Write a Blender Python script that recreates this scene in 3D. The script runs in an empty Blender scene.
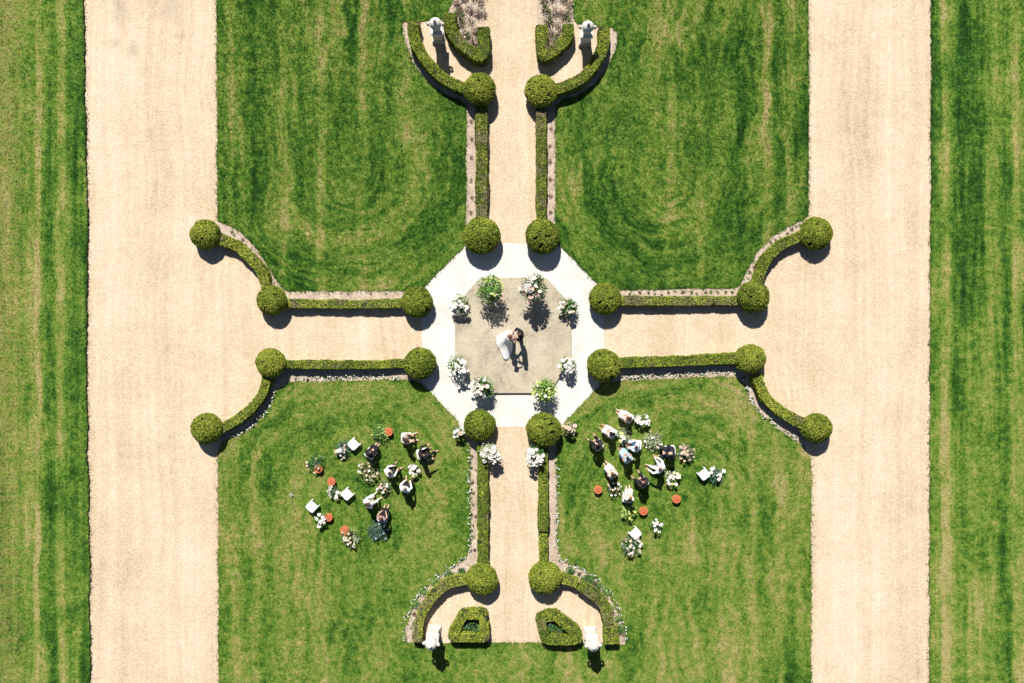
import bpy, math, random
import numpy as np
from mathutils import Vector, Matrix
from mathutils.geometry import tessellate_polygon

random.seed(11)
RNG = np.random.default_rng(11)
PI = math.pi
S = 0.045         # metres per photo pixel on the ground
D = 38.0          # camera height
scene = bpy.context.scene
COL = scene.collection

def W(px, py, h=0.0):
    k = (D - h) / D
    return ((px - 512) * S * k, (341.5 - py) * S * k)

# ------------------------------------------------------------------ nodes
class NB:
    def __init__(s, name, rough=0.9, spec=0.2):
        s.m = bpy.data.materials.new(name); s.m.use_nodes = True
        s.t = s.m.node_tree; s.n = s.t.nodes; s.l = s.t.links
        s.b = s.n['Principled BSDF']
        s.b.inputs['Roughness'].default_value = rough
        s.b.inputs['Specular IOR Level'].default_value = spec
        s._pos = None
    def put(s, inp, v):
        if isinstance(v, bpy.types.NodeSocket): s.l.new(v, inp)
        elif isinstance(v, (tuple, list)) and len(v) == 3 and inp.type == 'RGBA': inp.default_value = (*v, 1)
        else: inp.default_value = v
    def math(s, op, a, b=0.0, c=0.0, clamp=False):
        n = s.n.new('ShaderNodeMath'); n.operation = op; n.use_clamp = clamp
        s.put(n.inputs[0], a); s.put(n.inputs[1], b); s.put(n.inputs[2], c)
        return n.outputs[0]
    def add(s, a, b): return s.math('ADD', a, b)
    def sub(s, a, b): return s.math('SUBTRACT', a, b)
    def mul(s, a, b): return s.math('MULTIPLY', a, b)
    def pos(s):
        if s._pos is None: s._pos = s.n.new('ShaderNodeNewGeometry').outputs['Position']
        return s._pos
    def xyz(s):
        n = s.n.new('ShaderNodeSeparateXYZ'); s.l.new(s.pos(), n.inputs[0]); return n.outputs
    def comb(s, x, y, z=0.0):
        n = s.n.new('ShaderNodeCombineXYZ')
        for i, v in enumerate((x, y, z)): s.put(n.inputs[i], v)
        return n.outputs[0]
    def noise(s, scale, detail=2.0, vec=None, rough=0.5, dist=0.0):
        n = s.n.new('ShaderNodeTexNoise'); s.l.new(vec if vec is not None else s.pos(), n.inputs['Vector'])
        n.inputs['Scale'].default_value = scale; n.inputs['Detail'].default_value = detail
        n.inputs['Roughness'].default_value = rough; n.inputs['Distortion'].default_value = dist
        return n.outputs[0]
    def voro(s, scale, out='Color'):
        n = s.n.new('ShaderNodeTexVoronoi'); s.l.new(s.pos(), n.inputs['Vector']); n.inputs['Scale'].default_value = scale
        return n.outputs[out]
    def smooth(s, v, a, b, lo=0.0, hi=1.0):
        n = s.n.new('ShaderNodeMapRange'); n.interpolation_type = 'SMOOTHSTEP'
        s.put(n.inputs[0], v)
        for i, q in zip((1, 2, 3, 4), (a, b, lo, hi)): n.inputs[i].default_value = q
        return n.outputs[0]
    def ramp(s, fac, stops):
        n = s.n.new('ShaderNodeValToRGB'); s.put(n.inputs[0], fac)
        e = n.color_ramp.elements
        e[0].position = stops[0][0]; e[0].color = (*stops[0][1], 1)
        e[1].position = stops[-1][0]; e[1].color = (*stops[-1][1], 1)
        for p, c in stops[1:-1]:
            q = e.new(p); q.color = (*c, 1)
        return n.outputs[0]
    def mix(s, fac, a, b):
        n = s.n.new('ShaderNodeMix'); n.data_type = 'RGBA'
        s.put(n.inputs[0], fac); s.put(n.inputs[6], a); s.put(n.inputs[7], b)
        return n.outputs[2]
    def mixf(s, fac, a, b):
        n = s.n.new('ShaderNodeMix'); n.data_type = 'FLOAT'
        s.put(n.inputs[0], fac); s.put(n.inputs[2], a); s.put(n.inputs[3], b)
        return n.outputs[0]
    def attr(s, name):
        n = s.n.new('ShaderNodeAttribute'); n.attribute_name = name; return n.outputs['Fac']
    def objrnd(s): return s.n.new('ShaderNodeObjectInfo').outputs['Random']
    def color(s, c): s.put(s.b.inputs['Base Color'], c)
    def bump(s, h, strength, dist):
        n = s.n.new('ShaderNodeBump'); n.inputs['Strength'].default_value = strength; n.inputs['Distance'].default_value = dist
        s.put(n.inputs['Height'], h); s.l.new(n.outputs[0], s.b.inputs['Normal'])

def mat_plain(name, c, rough=0.8, var=0.12, scale=18, spec=0.3, bump=0.0):
    m = NB(name, rough, spec)
    n = m.noise(scale, 3)
    lo = tuple(v * (1 - var) for v in c); hi = tuple(min(1, v * (1 + var)) for v in c)
    m.color(m.ramp(n, [(0.3, lo), (0.7, hi)]))
    if bump: m.bump(m.noise(scale * 3, 2), bump, 0.01)
    return m.m

def mat_leaf(name, dark, mid, light, brown=None, amt=0.0, pscale=1.5):
    m = NB(name, 0.75, 0.12)
    r = m.attr('rnd'); n = m.noise(pscale, 3); f = m.noise(9, 2)
    t = m.add(m.mul(r, 0.42), m.add(m.mul(n, 0.8), m.add(m.mul(m.sub(f, 0.5), 0.8), -0.04)))
    t = m.add(t, m.mul(m.sub(m.objrnd(), 0.5), 0.22))
    c = m.ramp(t, [(0.22, dark), (0.55, mid), (0.85, light)])
    if brown:
        b = m.noise(1.1, 3, rough=0.6)
        k = m.smooth(m.add(b, m.mul(m.sub(r, 0.5), 0.12)), 0.66 - amt * 0.1, 0.72 - amt * 0.1, 0, 0.85)
        c = m.mix(k, c, brown)
    m.color(c)
    return m.m

M = {}
# --- grass
def mat_lawn(name, mode):
    m = NB(name, 0.85, 0.08)
    x, y, z = m.xyz()
    wob = m.mul(m.sub(m.noise(0.35, 1), 0.5), 0.5)
    xs = m.add(x, wob)
    stripe = m.noise(1.0, 4, m.comb(m.mul(xs, 1.05), m.mul(y, 0.045), 0), 0.55)
    fine_s = m.noise(1.0, 2, m.comb(m.mul(x, 3.2), m.mul(y, 0.22), 4.0), 0.6)
    s = m.add(m.mul(stripe, 0.62), m.mul(fine_s, 0.38))
    if mode in ('top', 'bottom'):
        ax = m.math('ABSOLUTE', m.add(x, 0.02))
        # mower passes: straight along the drive, turning in a U round the inner end of each lawn
        cy = 7.4 if mode == 'top' else -7.4
        dx = m.sub(ax, 7.2)
        dy = m.math('MINIMUM', m.sub(y, cy), 0.0) if mode == 'top' else m.math('MAXIMUM', m.sub(y, cy), 0.0)
        r = m.math('SQRT', m.add(m.mul(dx, dx), m.mul(dy, dy)))
        rr = m.add(r, m.add(m.mul(m.sub(m.noise(0.22, 2), 0.5), 1.9), m.mul(m.sub(m.noise(0.9, 3), 0.5), 0.75)))
        side = m.mul(m.math('SIGN', x), 7.0)
        s1 = m.noise(1.0, 4, m.comb(m.mul(rr, 1.15), m.mul(y, 0.10), m.add(side, m.mul(x, 0.10))), 0.55)
        s2 = m.noise(1.0, 2, m.comb(m.mul(rr, 4.2), m.mul(y, 0.35), m.add(side, m.mul(x, 0.30))), 0.6)
        s = m.add(m.mul(s1, 0.62), m.mul(s2, 0.38))
    patch = m.noise(0.28, 3, rough=0.6)
    clump = m.noise(3.0, 3, rough=0.65)
    tuft = m.noise(10, 3, rough=0.7)
    fine = m.noise(30, 2, rough=0.7)
    base = {'top': 0.525, 'bottom': 0.63, 'left': 0.61, 'right': 0.53, 'far': 0.5}[mode]
    t = m.add(base, m.mul(m.mul(m.sub(s, 0.5), m.smooth(m.noise(0.16, 2), 0.35, 0.62, 0.55, 1.3)), 1.45 if mode == 'bottom' else 1.75))
    t = m.add(t, m.mul(m.sub(patch, 0.5), 0.80))
    t = m.add(t, m.mul(m.sub(clump, 0.5), 0.80))
    t = m.add(t, m.mul(m.sub(tuft, 0.5), 0.85))
    t = m.add(t, m.mul(m.sub(fine, 0.5), 0.6))
    def band(pxc, half, amt):
        c0 = (pxc - 512) * S
        d = m.math('ABSOLUTE', m.sub(xs, c0))
        return m.mul(m.smooth(d, half * S, half * S * 2.6, 1, 0), m.mul(amt, m.smooth(m.noise(0.5, 2), 0.3, 0.6, 0.25, 1)))
    if mode == 'left':
        t = m.add(t, band(39, 1.6, 0.30)); t = m.add(t, band(62, 2.4, 0.26))
        t = m.add(t, m.smooth(x, (18 - 512) * S, (44 - 512) * S, 0.10, -0.02))
        t = m.add(t, m.smooth(x, (66 - 512) * S, (80 - 512) * S, 0.0, -0.16))
    if mode == 'right':
        t = m.add(t, band(945, 2.6, 0.30)); t = m.add(t, band(1018, 4, 0.22)); t = m.add(t, band(960, 3, -0.16))
    if mode == 'top':
        for q, a in ((231, 0.20), (252, -0.10), (283, 0.20), (300, -0.10), (322, 0.24), (362, 0.16), (767, 0.24), (779, -0.10), (790, 0.26), (700, 0.18), (742, -0.12), (670, 0.14)): t = m.add(t, band(q, 2.4, a))
    if mode == 'bottom':
        for q, a in ((236, 0.14), (256, 0.16), (268, -0.08), (300, 0.12), (752, 0.16), (778, 0.10), (790, -0.10), (735, 0.12)): t = m.add(t, band(q, 2.4, a))
    worn = m.noise(0.9, 4, rough=0.7)
    t = m.add(t, m.smooth(worn, 0.60, 0.74, 0, 0.26))
    c = m.ramp(t, [(0.10, (0.009, 0.034, 0.005)), (0.34, (0.026, 0.084, 0.010)), (0.52, (0.074, 0.154, 0.018)),
                   (0.68, (0.140, 0.208, 0.032)), (0.84, (0.215, 0.228, 0.06)), (1.0, (0.31, 0.27, 0.11))])
    if mode == 'left':
        dry = m.smooth(m.add(m.noise(1.0, 4, m.comb(m.mul(x, 2.2), m.mul(y, 4.5), 0), 0.75), m.smooth(x, (0 - 512) * S, (62 - 512) * S, 0.10, -0.16)), 0.46, 0.70, 0, 0.72)
        c = m.mix(dry, c, m.ramp(tuft, [(0.3, (0.105, 0.11, 0.025)), (0.7, (0.27, 0.24, 0.085))]))
    m.color(c)
    m.bump(m.add(m.mul(tuft, 0.7), m.add(m.mul(fine, 0.4), m.mul(clump, 0.8))), 0.8, 0.07)
    return m.m
for k in ('top', 'bottom', 'left', 'right', 'far'): M['lawn_' + k] = mat_lawn('lawn_' + k, k)

# --- gravel
def mat_gravel():
    m = NB('gravel', 0.95, 0.1)
    x, y, z = m.xyz()
    lane = m.noise(1.0, 2, m.comb(m.mul(x, 0.8), m.mul(y, 0.03), 1.0), 0.5)
    patch = m.noise(0.35, 3, rough=0.6); grit = m.noise(14, 4, rough=0.75); peb = m.voro(16)
    sepc = m.n.new('ShaderNodeSeparateColor'); m.l.new(peb, sepc.inputs[0])
    track = m.noise(1.0, 2, m.comb(m.mul(m.add(x, m.mul(m.noise(0.15, 1), 1.2)), 4.5), m.mul(y, 0.05), 7.0), 0.6)
    scuff = m.noise(2.2, 4, rough=0.7, dist=0.6)
    t = m.add(m.add(m.mul(lane, 0.22), m.add(m.mul(m.sub(track, 0.5), 0.24), m.add(m.mul(m.sub(scuff, 0.5), 0.20), -0.018))), m.add(m.mul(patch, 0.30), m.add(m.add(m.mul(grit, 0.48), 0.075), m.mul(sepc.outputs[0], 0.14))))
    c = m.ramp(t, [(0.36, (0.25, 0.185, 0.115)), (0.5, (0.445, 0.342, 0.23)), (0.60, (0.52, 0.41, 0.288)), (0.82, (0.66, 0.55, 0.43))])
    # damp smudges left on the drive
    k = None
    for (px, py, rx, ry) in ((120, 8, 9, 22), (133, 50, 6, 9), (116, 43, 6, 5), (182, 36, 5, 6), (170, 8, 12, 12), (640, 250, 5, 5)):
        a, b = W(px, py)
        dx = m.mul(m.sub(x, a), 1 / (rx * S)); dy = m.mul(m.sub(y, b), 1 / (ry * S))
        d = m.add(m.math('SQRT', m.add(m.mul(dx, dx), m.mul(dy, dy))), m.mul(m.sub(m.noise(2.5, 3), 0.5), 1.2))
        v = m.smooth(d, 0.2, 1.3, 0.33, 0)
        k = v if k is None else m.math('MAXIMUM', k, v)
    c = m.mix(k, c, (0.25, 0.22, 0.18))
    m.color(c)
    m.bump(m.add(grit, m.mul(patch, 0.5)), 0.65, 0.04)
    return m.m
M['gravel'] = mat_gravel()

def mat_white_gravel():
    m = NB('white_gravel', 0.95, 0.1)
    t = m.add(m.mul(m.noise(13, 4, rough=0.75), 0.55), m.mul(m.noise(0.8, 4, rough=0.65), 0.45))
    m.color(m.ramp(t, [(0.34, (0.40, 0.38, 0.34)), (0.5, (0.595, 0.575, 0.53)), (0.68, (0.70, 0.68, 0.645))]))
    m.bump(m.noise(20, 3, rough=0.7), 0.5, 0.03)
    return m.m
M['white_gravel'] = mat_white_gravel()

def mat_paving():
    m = NB('paving', 0.85, 0.2)
    n = m.n.new('ShaderNodeTexBrick'); m.l.new(m.pos(), n.inputs['Vector'])
    n.offset = 0.0; n.squash = 1.0
    n.inputs['Scale'].default_value = 1.0; n.inputs['Brick Width'].default_value = 0.6; n.inputs['Row Height'].default_value = 0.6
    n.inputs['Mortar Size'].default_value = 0.008; n.inputs['Bias'].default_value = 0
    n.inputs['Color1'].default_value = (0.38, 0.335, 0.258, 1); n.inputs['Color2'].default_value = (0.42, 0.37, 0.285, 1)
    n.inputs['Mortar'].default_value = (0.36, 0.315, 0.24, 1)
    b = m.add(m.mul(m.noise(1.2, 5, rough=0.65), 0.55), m.mul(m.noise(9, 4, rough=0.7), 0.45))
    st = m.ramp(b, [(0.34, (0.52, 0.50, 0.45)), (0.48, (0.95, 0.94, 0.91)), (0.68, (1.25, 1.25, 1.25))])
    mx = m.n.new('ShaderNodeMix'); mx.data_type = 'RGBA'; mx.blend_type = 'MULTIPLY'; mx.inputs[0].default_value = 1
    m.l.new(n.outputs[0], mx.inputs[6]); m.l.new(st, mx.inputs[7])
    m.color(mx.outputs[2]); m.bump(b, 0.25, 0.02)
    return m.m
M['paving'] = mat_paving()

def mat_soil():
    m = NB('soil', 0.95, 0.1)
    t = m.add(m.mul(m.noise(11, 4, rough=0.75), 0.65), m.mul(m.noise(1.6, 3), 0.35))
    m.color(m.ramp(t, [(0.3, (0.22, 0.16, 0.11)), (0.5, (0.44, 0.355, 0.275)), (0.68, (0.60, 0.515, 0.42))]))
    m.bump(m.noise(16, 3, rough=0.7), 0.8, 0.05)
    return m.m
M['soil'] = mat_soil()
M['turf_edge'] = mat_plain('turf_edge', (0.045, 0.035, 0.02), 0.95, 0.4, 14)
# --- plants
M['hedge'] = mat_leaf('hedge_leaf', (0.060, 0.105, 0.010), (0.195, 0.255, 0.024), (0.42, 0.44, 0.06), (0.28, 0.215, 0.125), 0.5)
M['hedge_dry'] = mat_leaf('hedge_leaf_dry', (0.060, 0.10, 0.012), (0.205, 0.255, 0.03), (0.42, 0.43, 0.075), (0.30, 0.235, 0.14), 1.3)
M['ball'] = mat_leaf('topiary_leaf', (0.055, 0.095, 0.010), (0.175, 0.228, 0.025), (0.37, 0.39, 0.06), None)
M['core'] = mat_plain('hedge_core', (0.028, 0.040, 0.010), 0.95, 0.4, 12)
M['leaf_deep'] = mat_leaf('leaf_deep', (0.010, 0.042, 0.012), (0.028, 0.10, 0.022), (0.07, 0.17, 0.04))
M['leaf_fresh'] = mat_leaf('leaf_fresh', (0.025, 0.085, 0.016), (0.075, 0.19, 0.035), (0.20, 0.33, 0.08))
M['leaf_lime'] = mat_leaf('leaf_lime', (0.08, 0.16, 0.02), (0.22, 0.32, 0.06), (0.42, 0.50, 0.16))
M['leaf_grey'] = mat_leaf('leaf_grey', (0.03, 0.07, 0.05), (0.075, 0.14, 0.10), (0.17, 0.25, 0.19))
M['leaf_pale'] = mat_leaf('leaf_pale', (0.16, 0.19, 0.10), (0.36, 0.40, 0.25), (0.58, 0.60, 0.46))
M['leaf_rust'] = mat_leaf('leaf_rust', (0.05, 0.035, 0.015), (0.17, 0.10, 0.04), (0.32, 0.20, 0.09))
M['leaf_straw'] = mat_leaf('leaf_straw', (0.24, 0.17, 0.135), (0.46, 0.37, 0.31), (0.64, 0.55, 0.48))
M['leaf_wine'] = mat_leaf('leaf_wine', (0.04, 0.025, 0.02), (0.12, 0.065, 0.05), (0.22, 0.14, 0.08))
M['bl_white'] = mat_plain('petal_white', (0.80, 0.78, 0.72), 0.7, 0.06)
M['bl_blush'] = mat_plain('petal_blush', (0.72, 0.52, 0.46), 0.7, 0.15)
M['bl_cream'] = mat_plain('petal_cream', (0.62, 0.52, 0.38), 0.7, 0.15)
M['bl_yellow'] = mat_plain('petal_lemon', (0.58, 0.66, 0.22), 0.7, 0.12)
M['bl_blue'] = mat_plain('petal_blue', (0.42, 0.55, 0.66), 0.7, 0.15)
# --- objects
M['stone'] = mat_plain('urn_stone', (0.56, 0.535, 0.485), 0.85, 0.16, 7, 0.2, 0.3)
M['white_paint'] = mat_plain('white_cover', (0.80, 0.79, 0.77), 0.65, 0.03, 10)
M['terracotta'] = mat_plain('terracotta', (0.54, 0.15, 0.056), 0.8, 0.15, 14)
M['terracotta_top'] = mat_plain('terracotta_seat', (0.38, 0.105, 0.045), 0.85, 0.15, 14)
M['plinth'] = mat_plain('plinth_stone', (0.42, 0.38, 0.31), 0.85, 0.2, 8)
M['pot'] = mat_plain('flower_bucket', (0.10, 0.10, 0.09), 0.6, 0.2, 8)
M['eye'] = mat_plain('eye', (0.03, 0.025, 0.02), 0.3, 0.1)
M['lip'] = mat_plain('lip', (0.40, 0.14, 0.12), 0.6, 0.1)
SKIN = [(0.56, 0.33, 0.235), (0.47, 0.26, 0.175), (0.62, 0.40, 0.30)]
for i, c in enumerate(SKIN): M['skin%d' % i] = mat_plain('skin_%s' % 'abc'[i], c, 0.6, 0.06, 20)
FAB = dict(black=(0.014, 0.013, 0.016), navy=(0.018, 0.018, 0.028), charcoal=(0.022, 0.021, 0.025), plum=(0.030, 0.018, 0.022), white=(0.86, 0.85, 0.83),
           shirt=(0.64, 0.62, 0.60), blush=(0.74, 0.58, 0.55), palepink=(0.70, 0.60, 0.55), sky=(0.36, 0.50, 0.62), paleblue=(0.58, 0.66, 0.72),
           coral=(0.50, 0.20, 0.12), mauve=(0.30, 0.20, 0.22), taupe=(0.40, 0.32, 0.26), tan=(0.48, 0.36, 0.26), grey=(0.24, 0.23, 0.24), peach=(0.62, 0.40, 0.28))
for k, c in FAB.items(): M['f_' + k] = mat_plain('fabric_' + k, c, 0.85, 0.10, 22)
HAIR = dict(brown=(0.060, 0.030, 0.018), dark=(0.016, 0.011, 0.009), chestnut=(0.11, 0.050, 0.028), blond=(0.36, 0.25, 0.13), auburn=(0.17, 0.075, 0.035), greyhair=(0.25, 0.23, 0.21))
for k, c in HAIR.items(): M['h_' + k] = mat_plain('hair_' + k, c, 0.6, 0.2, 30)

# ------------------------------------------------------------------ mesh helpers
def link(name, me, parent=None):
    o = bpy.data.objects.new(name, me); COL.objects.link(o)
    if parent: o.parent = parent
    return o
def tag(o, label=None, cat=None, group=None, kind=None):
    if label: o['label'] = label
    if cat: o['category'] = cat
    if group: o['group'] = group
    if kind: o['kind'] = kind
    return o
def empty(name, x, y, rz=0, z=0):
    o = bpy.data.objects.new(name, None); COL.objects.link(o)
    o.location = (x, y, z); o.rotation_euler = (0, 0, rz); o.empty_display_size = 0.2
    return o
def copy_tree(o, parent=None):
    c = o.copy(); COL.objects.link(c)
    if parent: c.parent = parent
    for ch in list(o.children): copy_tree(ch, c)
    return c
def np_mesh(name, V, F, mats, mi=None, rnd=None, smooth=False):
    V = np.asarray(V, dtype=np.float32); F = np.asarray(F, dtype=np.int32)
    me = bpy.data.meshes.new(name); k = F.shape[1]
    me.vertices.add(len(V)); me.vertices.foreach_set('co', V.ravel())
    me.loops.add(F.size); me.loops.foreach_set('vertex_index', F.ravel())
    me.polygons.add(len(F)); me.polygons.foreach_set('loop_start', np.arange(0, F.size, k, dtype=np.int32))
    for m in mats: me.materials.append(m)
    if mi is not None: me.polygons.foreach_set('material_index', np.asarray(mi, dtype=np.int32))
    me.update(calc_edges=True)
    if rnd is None: rnd = RNG.random(len(F))
    a = me.attributes.new('rnd', 'FLOAT', 'FACE'); a.data.foreach_set('value', np.asarray(rnd, dtype=np.float32))
    me.polygons.foreach_set('use_smooth', np.full(len(F), smooth))
    return me

class MB:
    def __init__(s): s.v = []; s.f = []; s.mi = []; s.cur = 0
    def addm(s, V, F, M4=None):
        o = len(s.v)
        for p in V: s.v.append(tuple(M4 @ Vector(p)) if M4 is not None else tuple(p))
        for f in F: s.f.append([i + o for i in f]); s.mi.append(s.cur)
    def box(s, c, d, bev=0.0, M4=None, taper=1.0):
        x, y, z = d[0] / 2, d[1] / 2, d[2] / 2
        b = min(bev, x * .9, y * .9, z * .9)
        # chamfered box: rings up z
        def ring(hx, hy, zz):
            q = b if b > 0 else 0
            if q: return [(-hx + q, -hy, zz), (hx - q, -hy, zz), (hx, -hy + q, zz), (hx, hy - q, zz), (hx - q, hy, zz), (-hx + q, hy, zz), (-hx, hy - q, zz), (-hx, -hy + q, zz)]
            return [(-hx, -hy, zz), (hx, -hy, zz), (hx, hy, zz), (-hx, hy, zz)]
        rs = [ring(x - b, y - b, -z), ring(x, y, -z + b), ring(x * taper, y * taper, z - b), ring(x * taper - b, y * taper - b, z)] if b else [ring(x, y, -z), ring(x * taper, y * taper, z)]
        n = len(rs[0]); V = [(p[0] + c[0], p[1] + c[1], p[2] + c[2]) for r in rs for p in r]
        F = [[i * n + j, i * n + (j + 1) % n, (i + 1) * n + (j + 1) % n, (i + 1) * n + j] for i in range(len(rs) - 1) for j in range(n)]
        F += [list(range(n))[::-1], [(len(rs) - 1) * n + j for j in range(n)]]
        s.addm(V, F, M4)
    def lathe(s, prof, n=24, c=(0, 0, 0), M4=None):
        V = []; F = []
        for r, z in prof:
            for j in range(n):
                a = 2 * PI * j / n; V.append((c[0] + r * math.cos(a), c[1] + r * math.sin(a), c[2] + z))
        for i in range(len(prof) - 1):
            for j in range(n): F.append([i * n + j, i * n + (j + 1) % n, (i + 1) * n + (j + 1) % n, (i + 1) * n + j])
        F += [list(range(n))[::-1], [(len(prof) - 1) * n + j for j in range(n)]]
        s.addm(V, F, M4)
    def tube(s, pts, rad, n=8):
        V = []; F = []; pts = [Vector(p) for p in pts]
        if not isinstance(rad, (list, tuple)): rad = [rad] * len(pts)
        for i, p in enumerate(pts):
            d = (pts[min(i + 1, len(pts) - 1)] - pts[max(i - 1, 0)]).normalized()
            u = d.orthogonal().normalized() if abs(d.z) > .99 else d.cross(Vector((0, 0, 1))).normalized()
            w = d.cross(u)
            for j in range(n):
                a = 2 * PI * j / n; V.append(p + (u * math.cos(a) + w * math.sin(a)) * rad[i])
        for i in range(len(pts) - 1):
            for j in range(n): F.append([i * n + j, i * n + (j + 1) % n, (i + 1) * n + (j + 1) % n, (i + 1) * n + j])
        F += [list(range(n))[::-1], [(len(pts) - 1) * n + j for j in range(n)]]
        s.addm(V, F)
    def capsule(s, p0, r0, p1, r1, n=12, k=4):
        p0 = Vector(p0); p1 = Vector(p1); d = p1 - p0
        if d.length < 1e-5: d = Vector((0, 0, 1e-3)); p1 = p0 + d
        d = d.normalized(); u = d.orthogonal().normalized(); w = d.cross(u)
        prof = [(-math.cos(PI / 2 * i / k), math.sin(PI / 2 * i / k), 0) for i in range(k + 1)] + [(math.sin(PI / 2 * i / k), math.cos(PI / 2 * i / k), 1) for i in range(k + 1)]
        V = []; F = []
        for a_, q, e in prof:
            c = p1 if e else p0; r = r1 if e else r0; q = max(q, 0.02)
            for j in range(n):
                t = 2 * PI * j / n; V.append(c + d * (a_ * r) + (u * math.cos(t) + w * math.sin(t)) * (q * r))
        m = len(prof)
        for i in range(m - 1):
            for j in range(n): F.append([i * n + j, i * n + (j + 1) % n, (i + 1) * n + (j + 1) % n, (i + 1) * n + j])
        F += [list(range(n))[::-1], [(m - 1) * n + j for j in range(n)]]
        s.addm(V, F)
    def ellipsoid(s, c, r, n=16, k=10, M4=None):
        prof = [(max(1e-3, math.sin(PI * i / k)), -math.cos(PI * i / k)) for i in range(k + 1)]
        V = [(c[0] + r[0] * q * math.cos(2 * PI * j / n), c[1] + r[1] * q * math.sin(2 * PI * j / n), c[2] + r[2] * z) for q, z in prof for j in range(n)]
        F = [[i * n + j, i * n + (j + 1) % n, (i + 1) * n + (j + 1) % n, (i + 1) * n + j] for i in range(k) for j in range(n)]
        F += [list(range(n))[::-1], [k * n + j for j in range(n)]]
        s.addm(V, F, M4)
    def mesh(s, name, mats, smooth=False):
        me = bpy.data.meshes.new(name); me.from_pydata(s.v, [], s.f)
        for m in mats: me.materials.append(m)
        me.polygons.foreach_set('material_index', s.mi)
        me.polygons.foreach_set('use_smooth', [smooth] * len(s.f))
        a = me.attributes.new('rnd', 'FLOAT', 'FACE'); a.data.foreach_set('value', RNG.random(len(s.f)).astype(np.float32))
        me.update(); return me
    def build(s, name, mats, parent=None, smooth=False):
        if not isinstance(mats, (list, tuple)): mats = [mats]
        return link(name, s.mesh(name, mats, smooth), parent)

# ------------------------------------------------------------------ polylines
def catmull(pts, step=0.06, closed=False):
    P = [np.array(p, float) for p in pts]; n = len(P); out = []
    if n == 2:
        k = max(2, int(np.linalg.norm(P[1] - P[0]) / step)); return np.array([P[0] + (P[1] - P[0]) * i / k for i in range(k + 1)])
    rng = range(n if closed else n - 1)
    for i in rng:
        if closed: a, b, c, d = P[(i - 1) % n], P[i], P[(i + 1) % n], P[(i + 2) % n]
        else: a, b, c, d = P[i - 1] if i > 0 else 2 * P[0] - P[1], P[i], P[i + 1], P[i + 2] if i + 2 < n else 2 * P[-1] - P[-2]
        k = max(1, int(np.linalg.norm(c - b) / step))
        for j in range(k):
            t = j / k
            out.append(0.5 * ((2 * b) + (-a + c) * t + (2 * a - 5 * b + 4 * c - d) * t * t + (-a + 3 * b - 3 * c + d) * t ** 3))
    if not closed: out.append(P[-1])
    return np.array(out)
def linear(pts, step=0.06, closed=False):
    P = [np.array(p, float) for p in pts]; out = []
    if closed: P = P + [P[0]]
    for b, c in zip(P[:-1], P[1:]):
        k = max(1, int(np.linalg.norm(c - b) / step))
        out += [b + (c - b) * j / k for j in range(k)]
    if not closed: out.append(P[-1])
    return np.array(out)
def normals2(path, closed=False):
    if closed: d = np.roll(path, -1, 0) - np.roll(path, 1, 0)
    else: d = np.gradient(path, axis=0)
    d /= np.linalg.norm(d, axis=1)[:, None] + 1e-9
    return np.stack([-d[:, 1], d[:, 0]], 1)
PH = RNG.uniform(0, 6.28, (10, 3)); FR = RNG.normal(0, 1, (10, 3)); FR /= np.linalg.norm(FR, axis=1)[:, None]
def wob(P, scale, seed=0):
    """cheap smooth pseudo-noise, about -1..1"""
    P = np.asarray(P, float) * scale; o = np.zeros(len(P))
    for i in range(8):
        f = FR[(i + seed) % 10] * (1 + 0.35 * i); o += np.sin(P @ f + PH[(i * 3 + seed) % 10, i % 3] + 1.7 * np.sin(P @ FR[(i + 4 + seed) % 10] + i))
    return o / 4.0

# ------------------------------------------------------------------ foliage
def leaf_quads(P, N, L, Wd, tilt=0.7, droop=0.0):
    n = len(P)
    nn = N + RNG.normal(0, tilt, (n, 3)); nn /= np.linalg.norm(nn, axis=1)[:, None] + 1e-9
    a = RNG.normal(0, 1, (n, 3)); a[:, 2] -= droop
    u = a - nn * np.sum(a * nn, 1)[:, None]; u /= np.linalg.norm(u, axis=1)[:, None] + 1e-9
    w = np.cross(nn, u)
    L = (np.asarray(L) * RNG.uniform(0.7, 1.3, n))[:, None] / 2; Wd = (np.asarray(Wd) * RNG.uniform(0.7, 1.3, n))[:, None] / 2
    V = np.stack([P - u * L, P + w * Wd - u * L * .1, P + u * L, P - w * Wd - u * L * .1], 1).reshape(-1, 3)
    F = np.arange(4 * n).reshape(-1, 4)
    return V, F
def join(parts):
    Vs, Fs, Ms = [], [], []; o = 0
    for V, F, m in parts:
        Vs.append(V); Fs.append(np.asarray(F) + o); Ms.append(np.full(len(F), m)); o += len(V)
    return np.concatenate(Vs), np.concatenate(Fs), np.concatenate(Ms)

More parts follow.
